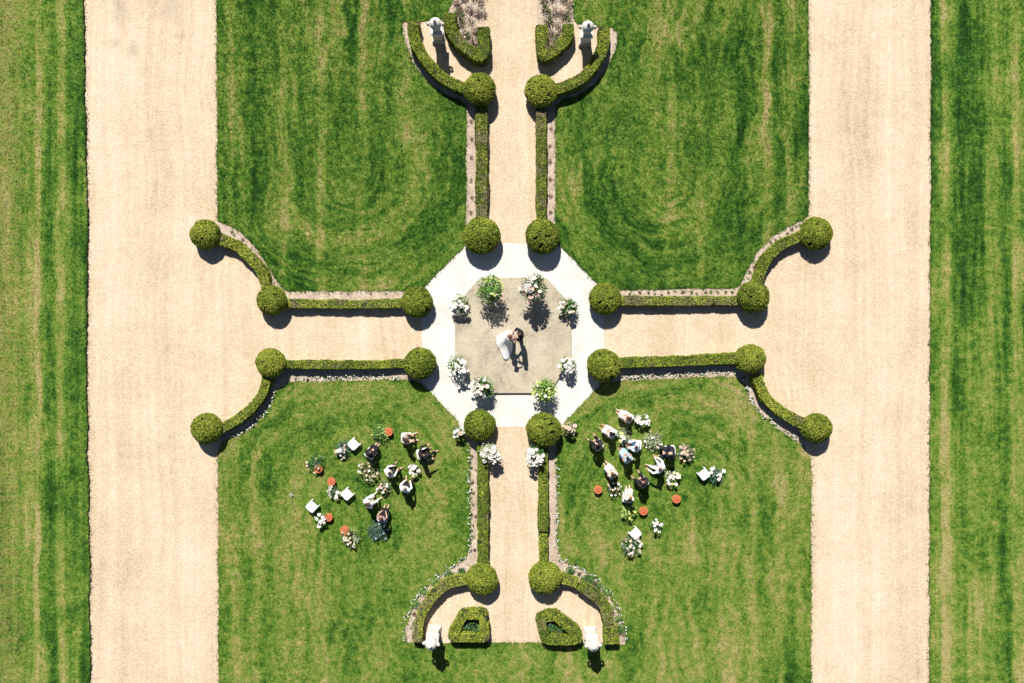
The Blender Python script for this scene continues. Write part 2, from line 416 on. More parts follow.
def topiary_mesh(name, seed, R=0.68, C=0.54, H=0.50):
    n, k = 40, 22; V = []; F = []
    def surf(d):
        d = np.asarray(d); p = d * np.array([R, R, C]) 
        bul = 1 + 0.035 * wob(d, 2.6, seed) + 0.015 * wob(d, 9, seed + 3)
        return p * bul[:, None] + np.array([0, 0, H])
    dirs = np.array([[math.sin(PI * i / k) * math.cos(2 * PI * j / n), math.sin(PI * i / k) * math.sin(2 * PI * j / n), -math.cos(PI * i / k)] for i in range(k + 1) for j in range(n)])
    cr = wob(dirs, 5.5, seed + 5)
    hole = np.clip((cr - 0.72) * 2.5, 0, 1)
    V = (surf(dirs) - np.array([0, 0, H])) * (0.93 - 0.20 * hole)[:, None] + np.array([0, 0, H]); V[:, 2] = np.maximum(V[:, 2], 0.0)
    F = np.array([[i * n + j, i * n + (j + 1) % n, (i + 1) * n + (j + 1) % n, (i + 1) * n + j] for i in range(k) for j in range(n)])
    d = RNG.normal(0, 1, (14000, 3)); d /= np.linalg.norm(d, axis=1)[:, None]; d = d[d[:, 2] > -0.72]
    keep = wob(d, 5.5, seed + 5) < 0.80 + RNG.normal(0, .10, len(d)); d = d[keep]
    P = surf(d) + d * RNG.uniform(-0.05, 0.02, len(d))[:, None]
    LV, LF = leaf_quads(P, d, 0.052, 0.033, 0.6)
    V, F, mi = join([(V, F, 0), (LV, LF, 1)])
    return np_mesh(name, V, F, [M['core'], M['ball']], mi)

def hedge_mesh(name, path, width, h, closed=False, dens=1900, mat='hedge', seed=0, origin=(0, 0)):
    """clipped hedge swept along a path; noisy core plus leaf faces on top, sides and ends"""
    path = np.asarray(path) - np.asarray(origin); nrm = normals2(path, closed); m = len(path)
    wd = np.broadcast_to(np.asarray(width, float), (m,))
    # profile: (across -1..1, height 0..1, outward normal)
    pr = [(-.96, 0), (-1, .3), (-1, .62), (-.99, .86), (-.86, .985), (-.45, 1.0), (0, 1.0), (.45, 1.0), (.86, .985), (.99, .86), (1, .62), (1, .3), (.96, 0)]
    k = len(pr)
    def surf(i, a, z):
        b = path[i] + nrm[i] * (a * wd[i] / 2)[:, None]
        return np.stack([b[:, 0], b[:, 1], z * h], 1)
    V = np.zeros((m, k, 3)); idx = np.arange(m)
    for q, (a, z) in enumerate(pr):
        P = surf(idx, np.full(m, a * 0.94), np.full(m, z * 0.97))
        w1 = wob(P + np.array([*origin, 0]), 2.2, seed) * 0.036 + wob(P + np.array([*origin, 0]), 8, seed + 2) * 0.018
        P[:, :2] += nrm * (np.sign(a) * w1)[:, None]
        if z > 0.5: P[:, 2] += w1
        V[:, q] = P
    V = V.reshape(-1, 3); F = []
    rng = m if closed else m - 1
    for i in range(rng):
        j = (i + 1) % m
        for q in range(k - 1): F.append([i * k + q, j * k + q, j * k + q + 1, i * k + q + 1])
    parts = [(V, np.array(F), 0)]
    if not closed:                       # end caps as quads strips
        for e in (0, (m - 1) * k):
            c = [[e + q, e + q + 1, e + k - 2 - q, e + k - 1 - q] for q in range(k // 2)]
            parts.append((V.copy(), np.array(c), 0))
    # leaves
    seg = np.linalg.norm(np.diff(path, axis=0), axis=1).sum()
    per = wd.mean() + 2 * h; n = int(dens * seg * per)
    i = RNG.integers(0, m - (0 if closed else 1), n); t = RNG.random(n); j = (i + 1) % m
    s = RNG.random(n) * per; a = np.zeros(n); z = np.zeros(n); N = np.zeros((n, 3)); wm = wd.mean()
    L_ = s < h; T_ = (s >= h) & (s < h + wm); R_ = s >= h + wm
    a[L_] = -1; z[L_] = s[L_] / h; a[T_] = (s[T_] - h) / wm * 2 - 1; z[T_] = 1; a[R_] = 1; z[R_] = (s[R_] - h - wm) / h
    b = path[i] * (1 - t)[:, None] + path[j] * t[:, None]; nn = nrm[i] * (1 - t)[:, None] + nrm[j] * t[:, None]
    cut = 1 - 0.10 * np.clip((z - .82) / .18, 0, 1) * np.clip((np.abs(a) - .8) / .2, 0, 1)
    xy = b + nn * (a * cut * (wd[i]) / 2)[:, None]
    N[L_, :2] = -nn[L_]; N[R_, :2] = nn[R_]; N[T_, 2] = 1
    P = np.stack([xy[:, 0], xy[:, 1], z * h * (1 - 0.04 * np.abs(a))], 1)
    w1 = wob(P + np.array([*origin, 0]), 2.2, seed) * 0.036 + wob(P + np.array([*origin, 0]), 8, seed + 2) * 0.020
    P += N * (w1 + RNG.uniform(-0.03, 0.018, n))[:, None]
    keep = wob(P + np.array([*origin, 0]), 4.2, seed + 6) < 1.0; P = P[keep]; N = N[keep]
    if not closed:
        for e, sg in ((0, -1), (m - 1, 1)):
            c = int(dens * wd[e] * h); tdir = np.array([nrm[e][1], -nrm[e][0]]) * sg
            aa = RNG.uniform(-.97, .97, c); zz = RNG.random(c) * h
            q = path[e] + nrm[e] * (aa * wd[e] / 2)[:, None] + tdir * RNG.uniform(-.02, .03, c)[:, None]
            P = np.concatenate([P, np.stack([q[:, 0], q[:, 1], zz], 1)]); N = np.concatenate([N, np.tile([*tdir, 0.2], (c, 1))])
    P[:, 2] = np.maximum(P[:, 2], 0.015)
    LV, LF = leaf_quads(P, N, 0.050, 0.032, 0.6)
    V, F, mi = join(parts + [(LV, LF, 1)])
    return np_mesh(name, V, F, [M['core'], M[mat]], mi)

# ------------------------------------------------------------------ ground layers
def slab(name, poly, z, mats, bottom=-0.03, jit=0.012, step=0.12, corner=True):
    """flat sheet with ragged edges and a vertical side"""
    P = linear(poly, step, True) if corner else np.asarray(poly)
    nr = normals2(P, True)
    inside = (np.abs(P[:, 0]) < 27) & (np.abs(P[:, 1]) < 19)
    w = wob(np.c_[P, np.zeros(len(P))], 1.3, 1) * jit * 0.9 + wob(np.c_[P, np.zeros(len(P))], 7.0, 4) * jit + RNG.normal(0, jit * .5, len(P))
    P = P + nr * (w * inside)[:, None]
    n = len(P); V = [(x, y, z) for x, y in P] + [(x, y, bottom) for x, y in P]
    tri = tessellate_polygon([[Vector((x, y, 0)) for x, y in P]])
    me = bpy.data.meshes.new(name)
    F = []
    for t in tri:
        a, b, c = [P[i] for i in t]
        F.append(list(t) if (b[0] - a[0]) * (c[1] - a[1]) - (b[1] - a[1]) * (c[0] - a[0]) > 0 else list(t)[::-1])
    nt = len(F)
    F += [[i, (i + 1) % n, n + (i + 1) % n, n + i] for i in range(n)]
    me.from_pydata(V, [], F)
    for m in mats: me.materials.append(m)
    me.polygons.foreach_set('material_index', [0] * nt + [min(1, len(mats) - 1)] * n)
    me.update()
    o = link(name, me); o['kind'] = 'structure'; return o, P
def pxpoly(pts): return [W(*p) for p in pts]

o, _ = slab('ground', [(-900, -900), (900, -900), (900, 900), (-900, 900)], -0.03, [M['lawn_far']], -0.5, 0, 900)
o, _ = slab('gravel_drive', [(W(60, 0)[0], -45), (W(960, 0)[0], -45), (W(960, 0)[0], 45), (W(60, 0)[0], 45)], 0.0, [M['gravel']], -0.025, 0, 5)
OCT = [(463, 243.5), (561, 243.5), (603.5, 287), (604, 382), (562, 426.5), (456, 426.5), (422, 383), (422, 288)]
o, _ = slab('octagon_gravel', pxpoly(OCT), 0.006, [M['white_gravel']], -0.01, 0.012)
LTL = [(216, -420), (216.5, 0), (218, 221), (223, 222.5), (240, 231), (254, 244.5), (265, 261), (276, 279), (287, 291.3), (345, 291), (404, 291), (417, 294), (424, 287), (463, 247.5),
       (466, 236), (466.3, 107), (460, 100), (446, 95), (428, 82), (413.5, 65), (404.5, 42), (402, 25), (404, 21.5), (430, 20.5), (444, 19.5), (449, 8), (453, 0), (453, -420)]
LTR = [(572.5, -420), (572.5, 0), (573, 18), (577, 24), (590, 26), (612, 27), (617.5, 33), (615.5, 50), (608, 68), (594, 85), (576, 97), (562, 100), (555.8, 107), (555.5, 236), (561, 247), (600, 287), (608, 293),
       (622, 290), (680, 288.5), (733, 288), (740, 285), (747, 271), (757, 252), (772, 236), (790, 226), (803, 220), (808.5, 216), (808, 0), (808, -420)]
LB = [(218, 1150), (219, 683), (218, 456), (222, 443), (234, 437), (248, 430.5), (262, 416.5), (271, 404), (276, 391), (290, 382.5), (345, 380.5), (404, 380), (414, 381), (422, 384), (456, 419), (464, 437),
      (470, 450), (470.5, 547), (464, 559), (451, 567), (434, 579), (421, 593), (412, 609), (405.5, 627), (404.5, 642), (412, 643), (447, 642.5), (512, 642.5), (584, 643.5), (615, 644.5), (624.5, 645), (625, 633), (619, 614),
      (608, 593), (594, 576), (577, 566), (562, 559), (557, 548), (556.5, 470), (557, 447), (563, 424), (604, 381.5), (612, 382), (650, 380), (700, 377), (735, 376), (743, 383), (751, 401), (760, 414), (776, 428),
      (795, 441), (806, 450), (811, 458), (810.5, 683), (809, 1150)]
OL = [(-700, -420), (84.5, -420), (85, 0), (86, 110), (87.5, 170), (88.5, 228), (87.5, 330), (88, 456), (90, 560), (90.5, 683), (92, 1150), (-700, 1150)]
OR_ = [(930.5, -420), (1750, -420), (1750, 1150), (928.5, 1150), (929, 683), (929.5, 456), (930, 228), (931, 60)]
LAWN = {}
for key, poly, mt, z, jit in (('tl', LTL, 'lawn_top', .045, .022), ('tr', LTR, 'lawn_top', .045, .022), ('b', LB, 'lawn_bottom', .045, .022), ('ol', OL, 'lawn_left', .11, .030), ('or', OR_, 'lawn_right', .045, .026)):
    o, P = slab('lawn', pxpoly(poly), z, [M[mt], M['turf_edge']], -0.028, jit)
    LAWN[key] = (P, mt, z)

# platform: low octagonal stone slab with a step
PF = [(480, 277.5), (546, 277.5), (571, 304), (571.5, 357), (550, 393.3), (479, 393.3), (455, 357), (454.5, 306)]
PF = [W(x, y, .12) for x, y in PF]
m = MB(); n = len(PF)
def inset(poly, d):
    c = np.mean(poly, 0); return [tuple(np.array(p) + (c - np.array(p)) / np.linalg.norm(c - np.array(p)) * d) for p in poly]
r0 = [(x, y, -.01) for x, y in PF]; r1 = [(x, y, .105) for x, y in PF]; r2 = [(x, y, .12) for x, y in inset(PF, .015)]
m.addm(r0 + r1 + r2, [[a * n + i, a * n + (i + 1) % n, (a + 1) * n + (i + 1) % n, (a + 1) * n + i] for a in range(2) for i in range(n)] + [[2 * n + i for i in range(n)]])
m.f = [f[::-1] for f in m.f]
tag(m.build('stone_platform', M['paving']), kind='structure')

# soil strips of the flower beds
def ribbon(name, pts, width, z=0.022):
    P = catmull([W(*p) for p in pts], 0.12); nr = normals2(P)
    w = np.broadcast_to(np.asarray(width, float) * S / 2, (len(P),))
    L = P + nr * w[:, None]; R = P - nr * w[:, None]
    poly = np.concatenate([L, R[::-1]])
    return slab(name, poly, z, [M['soil']], -0.01, 0.008, corner=False)[0]
BEDS = [([(470, 96), (470.5, 150), (470.5, 226)], 14), ([(552, 98), (552, 150), (551.5, 226)], 12),
        ([(404, 24.5), (408, 45), (417, 64), (432, 81), (450, 92), (466, 99)], 11), ([(615, 31), (613, 50), (604, 68), (590, 83), (573, 93), (556, 98)], 11),
        ([(284, 296.5), (345, 296), (408, 296)], 14), ([(612, 294), (680, 293), (742, 292.5)], 14),
        ([(216, 226), (232, 233), (247, 245), (258, 260), (270, 278), (284, 293)], 14), ([(807, 222), (790, 231), (773, 242), (760, 258), (751, 274), (742, 290)], 14),
        ([(276, 375), (345, 375), (412, 374)], 16), ([(612, 375), (680, 372), (744, 369)], 16),
        ([(222, 441), (245, 427), (259, 413), (268, 400), (274, 388)], 15), ([(748, 385), (757, 404), (769, 417), (786, 428), (806, 445)], 15),
        ([(474, 440), (474, 500), (474, 560)], 12), ([(552.5, 440), (552.5, 500), (552.5, 560)], 12),
        ([(478, 560), (460, 570), (442, 582), (427, 596), (417, 612), (410, 628), (409, 642)], 15), ([(548, 560), (568, 569), (588, 580), (602, 594), (612, 612), (619, 630), (620, 644)], 15),
        ([(468, -60), (468, 0), (469, 45)], 34), ([(555, -60), (555, 0), (555, 42)], 36)]
for i, (pts, w) in enumerate(BEDS): ribbon('soil_bed', pts, w, .016 + .004 * (i % 5))

# ------------------------------------------------------------------ grass blades over the lawns (uncountable: one mesh per lawn)
def in_poly(P, poly):
    x, y = P[:, 0], P[:, 1]; ins = np.zeros(len(P), bool); q = np.roll(poly, 1, 0)
    for (x1, y1), (x2, y2) in zip(poly, q):
        c = ((y1 > y) != (y2 > y))
        if c.any():
            xi = (x2 - x1) * (y - y1) / (y2 - y1 + 1e-12) + x1
            ins ^= c & (x < xi)
    return ins
def grass(key, n):
    poly, mt, z = LAWN[key]
    lo = np.maximum(poly.min(0), [-25, -17.5]); hi = np.minimum(poly.max(0), [25, 17.5])
    P = RNG.uniform(lo, hi, (n, 2)); P = P[in_poly(P, poly)]
    # extra tufts overhanging the lawn edge
    e = poly[(np.abs(poly[:, 0]) < 25) & (np.abs(poly[:, 1]) < 17.5)]
    if len(e):
        ex = np.repeat(e, 4, 0) + RNG.normal(0, .05, (len(e) * 4, 2)); P = np.concatenate([P, ex])
    k = len(P); B = 3
    P3 = np.repeat(np.c_[P, np.full(k, z - .004)], B, 0); m_ = k * B
    P3[:, :2] += RNG.normal(0, .022, (m_, 2))
    a = RNG.uniform(0, 2 * PI, m_); hh = RNG.uniform(.02, .055, m_) * np.repeat(RNG.uniform(.6, 1.3, k), B); ww = RNG.uniform(.008, .02, m_)
    d = np.stack([np.cos(a), np.sin(a), np.zeros(m_)], 1); s_ = np.stack([-np.sin(a), np.cos(a), np.zeros(m_)], 1)
    tip = P3 + d * (hh * RNG.uniform(.3, 1.1, m_))[:, None] + np.array([0, 0, 1]) * hh[:, None]
    V = np.stack([P3 - s_ * ww[:, None], P3 + s_ * ww[:, None], tip], 1).reshape(-1, 3)
    me = np_mesh('grass', V, np.arange(3 * m_).reshape(-1, 3), [M[mt]])
    return tag(link('grass', me), {'tl': 'mown grass of the upper left lawn', 'tr': 'mown grass of the upper right lawn', 'b': 'mown grass of the lower lawn where the guests sit',
               'ol': 'dry rough grass left of the left gravel drive', 'or': 'striped grass right of the right gravel drive'}[key], 'grass', None, 'stuff')
grass('tl', 60000); grass('tr', 60000); grass('b', 130000); grass('ol', 32000); grass('or', 30000)

# ------------------------------------------------------------------ topiary balls
BALLS = [(480, 90, 17, 'beside the upper left curved hedge, left of the top path'), (541, 91.5, 17, 'beside the upper right curved hedge, right of the top path'),
         (481.5, 236, 19, 'at the top left corner of the white octagon, left of the top path'), (542.3, 237, 18, 'at the top right corner of the white octagon, right of the top path'),
         (205.5, 234.5, 15, 'by the left drive, at the outer end of the upper left curve'), (272, 300.5, 16, 'where the upper left curved and straight hedges meet'),
         (417, 302, 16.5, 'on the left edge of the white octagon, above the left path'), (271, 363, 15.5, 'where the lower left curved and straight hedges meet'),
         (420, 363.5, 16.5, 'on the left edge of the white octagon, below the left path'), (207, 428.5, 15.5, 'at the far end of the lower left curved hedge, on the left drive'),
         (605, 299, 17, 'on the right edge of the white octagon, above the right path'), (753, 297, 16.5, 'where the upper right curved and straight hedges meet'),
         (816, 233.5, 16.5, 'at the far end of the upper right curved bed, on the right drive'), (603.5, 365.5, 17, 'on the right edge of the white octagon, below the right path'),
         (750, 359, 16, 'where the lower right curved and straight hedges meet'), (816, 428, 16, 'at the far end of the lower right curved hedge, on the right drive'),
         (479.5, 425.5, 17, 'yellowish, at the top of the bottom path on its left, by white flowers'), (544, 429.5, 18, 'at the top of the bottom path on its right, by white flowers'),
         (482, 579, 16.5, 'at the lower end of the bottom path on its left'), (545, 577.5, 17.5, 'at the lower end of the bottom path on its right')]
TM = [topiary_mesh('topiary_ball', s) for s in range(7)]
for i, (px, py, r, where) in enumerate(BALLS):
    x, y = W(px, py, .5); o = link('topiary_ball', TM[(i * 3) % 7]); o.location = (x, y, 0)
    s = r * S / 0.68 * 0.935; o.scale = (s * random.uniform(.96, 1.04), s * random.uniform(.96, 1.04), s * random.uniform(.93, 1.08)); o.rotation_euler = (0, 0, random.uniform(0, 6.28))
    tag(o, 'topiary ball ' + where, 'topiary', 'round clipped topiary balls')

# ------------------------------------------------------------------ hedges
HEDGES = [
 ([(481.4, 102), (481.6, 160), (481.4, 224)], 11.5, .46, 'hedge_dry', 'straight low box hedge along the left side of the top path'),
 ([(541.3, 104), (541.4, 160), (541.4, 224)], 10, .46, 'hedge_dry', 'straight low box hedge along the right side of the top path'),
 ([(413.7, 20.5), (413.8, 38), (422.5, 55), (436.5, 72), (451, 82), (468, 89.5)], 11, .62, 'hedge', 'curved box hedge sweeping around the upper left urn'),
 ([(604.5, 27.5), (603.5, 46), (597, 60), (586, 74), (571.7, 83.7), (554, 89.5)], 10.5, .62, 'hedge', 'curved box hedge sweeping around the upper right urn'),
 ([(450, 13), (450, 26), (457, 39), (469, 50), (481, 55.5), (483.8, 45), (483, 27)], 11.5, .62, 'hedge', 'hooked box hedge around the dry flower bed left of the top path'),
 ([(542, 25), (542, 45), (544, 55), (552, 51.5), (561, 44), (568, 35), (568.5, 24)], 11, .62, 'hedge', 'hooked box hedge around the dry flower bed right of the top path'),
 ([(284, 303.6), (345, 304), (405, 303.5)], 8.5, .44, 'hedge_dry', 'thin straight box hedge along the upper side of the left path'),
 ([(616, 301), (680, 301), (742, 300.5)], 9, .44, 'hedge_dry', 'thin straight box hedge along the upper side of the right path, browned on top'),
 ([(284, 364.5), (345, 365), (408, 364)], 8, .46, 'hedge', 'thin straight box hedge along the lower side of the left path'),
 ([(614, 363), (680, 361), (739, 358.5)], 10.5, .48, 'hedge', 'straight box hedge along the lower side of the right path'),
 ([(216, 237.5), (236, 246), (250, 258), (260.6, 271.5), (265.5, 288)], 10, .5, 'hedge', 'curved box hedge at the upper left corner by the left drive'),
 ([(267, 376), (262, 392.7), (253.5, 405), (241, 417), (220, 429.5)], 9.5, .5, 'hedge', 'curved box hedge at the lower left corner by the left drive'),
 ([(804, 235), (784.8, 243), (772.5, 252.5), (763.7, 264.8), (757, 284)], 10.5, .5, 'hedge', 'curved box hedge at the upper right corner by the right drive'),
 ([(757, 375), (765.4, 396), (777.7, 408.5), (790, 417.4), (805, 425)], 10.5, .5, 'hedge', 'curved box hedge at the lower right corner by the right drive, with a brown patch'),
 ([(482.6, 446), (482.8, 510), (483, 568)], 10.5, .46, 'hedge', 'straight box hedge along the left side of the bottom path'),
 ([(543.4, 446), (543.4, 490), (543.4, 531.5)], 9.5, .46, 'hedge', 'longer straight box hedge along the right side of the bottom path, above a narrow gap'),
 ([(543.4, 534.5), (543.4, 550), (543.4, 567)], 8.5, .44, 'hedge', 'short straight box hedge along the right side of the bottom path, below a narrow gap'),
 ([(470, 579.5), (449.5, 584), (435.5, 594), (425.6, 607), (419.3, 621), (416.8, 642)], 9.5, .55, 'hedge_dry', 'curved box hedge sweeping down to the lower left urn'),
 ([(557, 578), (567, 580.5), (577, 584)], 9.5, .5, 'hedge_dry', 'short piece of box hedge beside the lower right topiary ball'),
 ([(580, 586), (593.4, 595), (604, 606.5), (609.5, 624)], 10, .55, 'hedge_dry', 'curved box hedge sweeping down towards the lower right urn'),
 ([(611.2, 627), (611.8, 644)], 14, .55, 'hedge', 'small square end block of hedge right of the lower right urn'),
]
for i, (pts, w, h, mt, lab) in enumerate(HEDGES):
    P = catmull([W(px, py, h) for px, py in pts], 0.07); c = P[len(P) // 2]
    me = hedge_mesh('box_hedge', P, w * S, h, False, 1900, mt, i % 9, c)
    o = link('box_hedge', me); o.location = (c[0], c[1], 0); tag(o, lab, 'hedge', 'clipped box hedges')
for i, (pts, lab) in enumerate((([(463.3, 615.3), (483.4, 615.8), (484.8, 638.3), (452, 637.5)], 'hollow four-sided box hedge between the lower left urn and the bottom path'),
                                ([(540.3, 619.5), (556.5, 616.8), (578.5, 636.5), (578, 640.5), (545.5, 641)], 'hollow slanted box hedge between the bottom path and the lower right urn'))):
    P = linear([W(px, py, .6) for px, py in pts], 0.07, True); 
    for _ in range(1): P = (np.roll(P, 1, 0) + P * 2 + np.roll(P, -1, 0)) / 4
    c = P.mean(0); o = link('box_hedge', hedge_mesh('box_hedge', P, 9.2 * S, .6, True, 1900, 'hedge', 3 + i, c)); o.location = (c[0], c[1], 0)
    tag(o, lab, 'hedge', 'clipped box hedges')

# ------------------------------------------------------------------ plants
def bush_mesh(name, r, h, n, L, Wd, mats, weights, seed, up=0.0, spiky=False, hollow=0.35):
    """loose leafy plant filling a dome; several leaf colours"""
    d = RNG.normal(0, 1, (n, 3)); d /= np.linalg.norm(d, axis=1)[:, None]; d[:, 2] = np.abs(d[:, 2])
    rad = RNG.uniform(hollow, 1, n) ** 0.6 * (1 + .28 * wob(d, 2.3, seed))
    P = d * rad[:, None] * np.array([r, r, h]); P[:, 2] = np.maximum(P[:, 2], 0.01)
    LV, LF = leaf_quads(P, d + np.array([0, 0, .4 + up]), L, Wd, 0.65)
    if spiky:   # long fronds radiating from the middle
        k = n // 6; dd = RNG.normal(0, 1, (k, 3)); dd[:, 2] = np.abs(dd[:, 2]) * .8 + .1; dd /= np.linalg.norm(dd, axis=1)[:, None]
        b = dd * np.array([r, r, h]) * RNG.uniform(.05, .3, k)[:, None]; t = dd * np.array([r, r, h]) * RNG.uniform(.8, 1.35, k)[:, None]
        sd = np.cross(dd, [0, 0, 1.0]); sd /= np.linalg.norm(sd, axis=1)[:, None] + 1e-6; mid = (b + t) / 2 + np.array([0, 0, .08 * h]); sd *= Wd * .55
        V2 = np.stack([b, mid - sd, t, mid + sd], 1).reshape(-1, 3)
        LV = np.concatenate([LV, V2]); LF = np.concatenate([LF, np.arange(4 * k).reshape(-1, 4) + 4 * n])
    # colour by clump, not per leaf, so that the plant shows patches of each foliage
    cl = (wob(LV[LF[:, 0]], 3.2 / max(r, .2) * .6, seed + 2) + 1.2) / 2.4 + RNG.normal(0, .16, len(LF))
    cum = np.cumsum(weights) / np.sum(weights); mi = np.clip(np.searchsorted(cum, np.clip(cl, 0, .999)), 0, len(mats) - 1)
    return np_mesh(name, LV, LF, [M[q] for q in mats], mi)

def blossom_mesh(name, mat, seed):
    rs = random.Random(seed); m = MB()
    for ring, (npet, tilt, rr) in enumerate(((6, .35, 1.0), (5, .8, .75), (4, 1.2, .45))):
        for i in range(npet):
            a = 2 * PI * i / npet + ring * .5 + rs.uniform(-.2, .2); t = tilt + rs.uniform(-.15, .15); R = rr * rs.uniform(.85, 1.15)
            c, s = math.cos(a), math.sin(a); ct, st = math.cos(t), math.sin(t)
            def p(u, w, z=0): x = u * ct - z * st; zz = u * st + z * ct; return (x * c - w * s, x * s + w * c, zz)
            m.addm([p(0, -.12 * R), p(.55 * R, -.42 * R, -.06), p(R, -.2 * R, .06), p(R, .2 * R, .06), p(.55 * R, .42 * R, -.06), p(0, .12 * R), p(.55 * R, 0, -.14)],
                   [[0, 1, 6, 5], [1, 2, 3, 6], [3, 4, 6], [4, 5, 6]])
    m.ellipsoid((0, 0, .22), (.32, .32, .28), 8, 5)
    return m.mesh(name, [mat])
BLM = {k: [blossom_mesh('blossom', M[k], s) for s in range(2)] for k in ('bl_white', 'bl_blush', 'bl_cream', 'bl_yellow', 'bl_blue')}

def arrangement(px, py, r, zc, h, label, mats, weights, blooms, base='pot', spiky=False, L=.085, n=420, bsz=.085, group=None, bias=(0, 0), name='flower_arrangement', bspread=.95):
    """zc: height of the foliage's underside; blooms: list of (colour, count)"""
    r *= 1.2 if py < 415 else 1.12; n = int(n * 1.35); bsz *= 1.2 if py < 460 and 440 < px < 590 else 1.0; x, y = W(px, py, zc + h * .5); root = empty(name, x, y, random.uniform(-.3, .3))
    tag(root, label, 'flowers', group)
    fo = link('foliage', bush_mesh('foliage', r, h, n, L, L * .5, mats, weights, random.randrange(9), .2, spiky), root); fo.location = (0, 0, zc)
    m = MB()
    if base == 'plinth':
        m.box((0, 0, .06), (.40, .40, .12), .01); m.box((0, 0, .12 + (zc - .20) / 2), (.30, .30, zc - .20), .01); m.box((0, 0, zc - .04), (.38, .38, .08), .012)
        m.build('plinth', M['plinth'], root); m = MB(); m.lathe([(.10, zc), (.13, zc + .05), (.16, zc + .18), (.17, zc + .2)], 14); m.build('vase', M['pot'], root)
    elif base == 'stand':
        m.lathe([(.13, 0), (.14, .02), (.05, .06), (.035, zc * .5), (.05, zc - .05), (.12, zc), (.15, zc + .12)], 14); m.build('stand', M['plinth'], root)
    elif r > .2:
        m.lathe([(.09, 0.0), (.12, .02), (.14, max(.1, zc)), (.15, max(.12, zc + .03))], 12); m.build('pot', M['pot'], root)
    for col, cnt in blooms:
        for i in range(int(cnt * (1.5 if py < 415 else 1.05))):
            o = link('blossom', random.choice(BLM[col]), root)
            a = random.uniform(0, 2 * PI); q = math.sqrt(random.random()) * bspread
            bx = bias[0] * r + math.cos(a) * q * r * (1 - .35 * abs(bias[0])); by = bias[1] * r + math.sin(a) * q * r * (1 - .35 * abs(bias[1]))
            rr = min(1.2, math.hypot(bx, by) / r); z = zc + h * math.sqrt(max(0.05, 1.25 - rr * rr)) * random.uniform(.85, 1.05)
            o.location = (bx, by, z); s = bsz * random.uniform(.7, 1.3); o.scale = (s, s, s); o.rotation_euler = (random.gauss(0, .45), random.gauss(0, .45), random.uniform(0, 6.28))
    return root

G = 'flower arrangements around the platform'
arrangement(490, 289.5, .50, .95, .6, 'tall lush green foliage arrangement on a stand, upper left of couple', ['leaf_deep', 'leaf_fresh', 'leaf_lime'], [.25, .5, .25], [('bl_yellow', 7), ('bl_blush', 2)], 'stand', False, .11, 900, .06, G, (.4, 0))
arrangement(534.5, 288.5, .50, 1.05, .62, 'tall blush and white flowers with rusty leaves on a plinth beside the couple', ['leaf_rust', 'leaf_deep', 'leaf_pale'], [.3, .25, .45], [('bl_blush', 4), ('bl_white', 12)], 'plinth', True, .10, 620, .10, G, (-.25, -.1))
arrangement(460.5, 303.5, .32, .40, .42, 'low cluster of white blossoms with a green tuft behind, left edge of the platform', ['leaf_fresh', 'leaf_deep', 'leaf_rust'], [.5, .35, .15], [('bl_white', 16)], 'pot', False, .09, 330, .085, G, (0, -.55))
arrangement(568.5, 306.5, .36, .35, .40, 'small loose cream flower arrangement with a dark green centre, upper right edge of the platform', ['leaf_deep', 'leaf_fresh', 'leaf_pale'], [.4, .3, .3], [('bl_white', 9), ('bl_cream', 6)], 'pot', True, .09, 360, .065, G, (-.2, 0))
arrangement(456.5, 366, .38, .5, .45, 'white rounded blossoms with leafy green on the left, lower left edge of the platform', ['leaf_deep', 'leaf_fresh'], [.5, .5], [('bl_white', 20)], 'pot', False, .09, 380, .085, G, (.35, 0))
arrangement(482.5, 388, .42, .55, .5, 'loose white and green flower arrangement at the lower left corner of the platform', ['leaf_fresh', 'leaf_deep', 'leaf_pale'], [.35, .3, .35], [('bl_white', 15), ('bl_cream', 4)], 'pot', True, .09, 460, .075, G, (-.35, -.05))
arrangement(545.2, 390.5, .44, .6, .5, 'lime and dark green leafy arrangement at the lower right corner of the platform', ['leaf_lime', 'leaf_fresh', 'leaf_deep'], [.4, .3, .3], [('bl_yellow', 12), ('bl_white', 5)], 'pot', True, .09, 560, .06, G, (-.35, 0))
arrangement(568.5, 364, .34, .4, .42, 'airy white flower arrangement at the lower right edge of the platform', ['leaf_pale', 'leaf_fresh', 'leaf_deep'], [.5, .3, .2], [('bl_white', 17)], 'pot', True, .08, 300, .07, G, (.0, -.1))
G = 'flower arrangements at the head of the bottom path'
arrangement(489.5, 453, .40, .55, .42, 'white hydrangea arrangement with pale fronds left of the bottom path', ['leaf_pale', 'leaf_fresh'], [.6, .4], [('bl_white', 30)], 'pot', True, .09, 280, .095, G, (.05, -.15))
arrangement(535.5, 455.5, .40, .55, .42, 'white hydrangea arrangement with green leaves right of the bottom path', ['leaf_fresh', 'leaf_deep'], [.5, .5], [('bl_white', 20)], 'pot', False, .09, 420, .10, G, (.0, -.1))
arrangement(458, 431.5, .26, .3, .3, 'small bunch of large white blooms in front of the yellowish topiary ball', ['leaf_deep', 'leaf_fresh'], [.7, .3], [('bl_white', 7), ('bl_cream', 2)], 'pot', False, .07, 170, .09, G)
arrangement(569, 428.5, .28, .3, .35, 'small blush and cream bunch right of the topiary ball at the bottom path', ['leaf_fresh', 'leaf_rust', 'leaf_pale'], [.4, .3, .3], [('bl_blush', 8), ('bl_cream', 5)], 'pot', False, .08, 220, .075, G)
G = 'flower arrangements on the left half of the lower lawn'
arrangement(380, 434.5, .36, .12, .34, 'fresh green leafy plant beside the topmost orange stool of the left group', ['leaf_fresh', 'leaf_deep', 'leaf_lime'], [.45, .35, .2], [('bl_yellow', 6)], 'pot', False, .09, 420, .045, G)
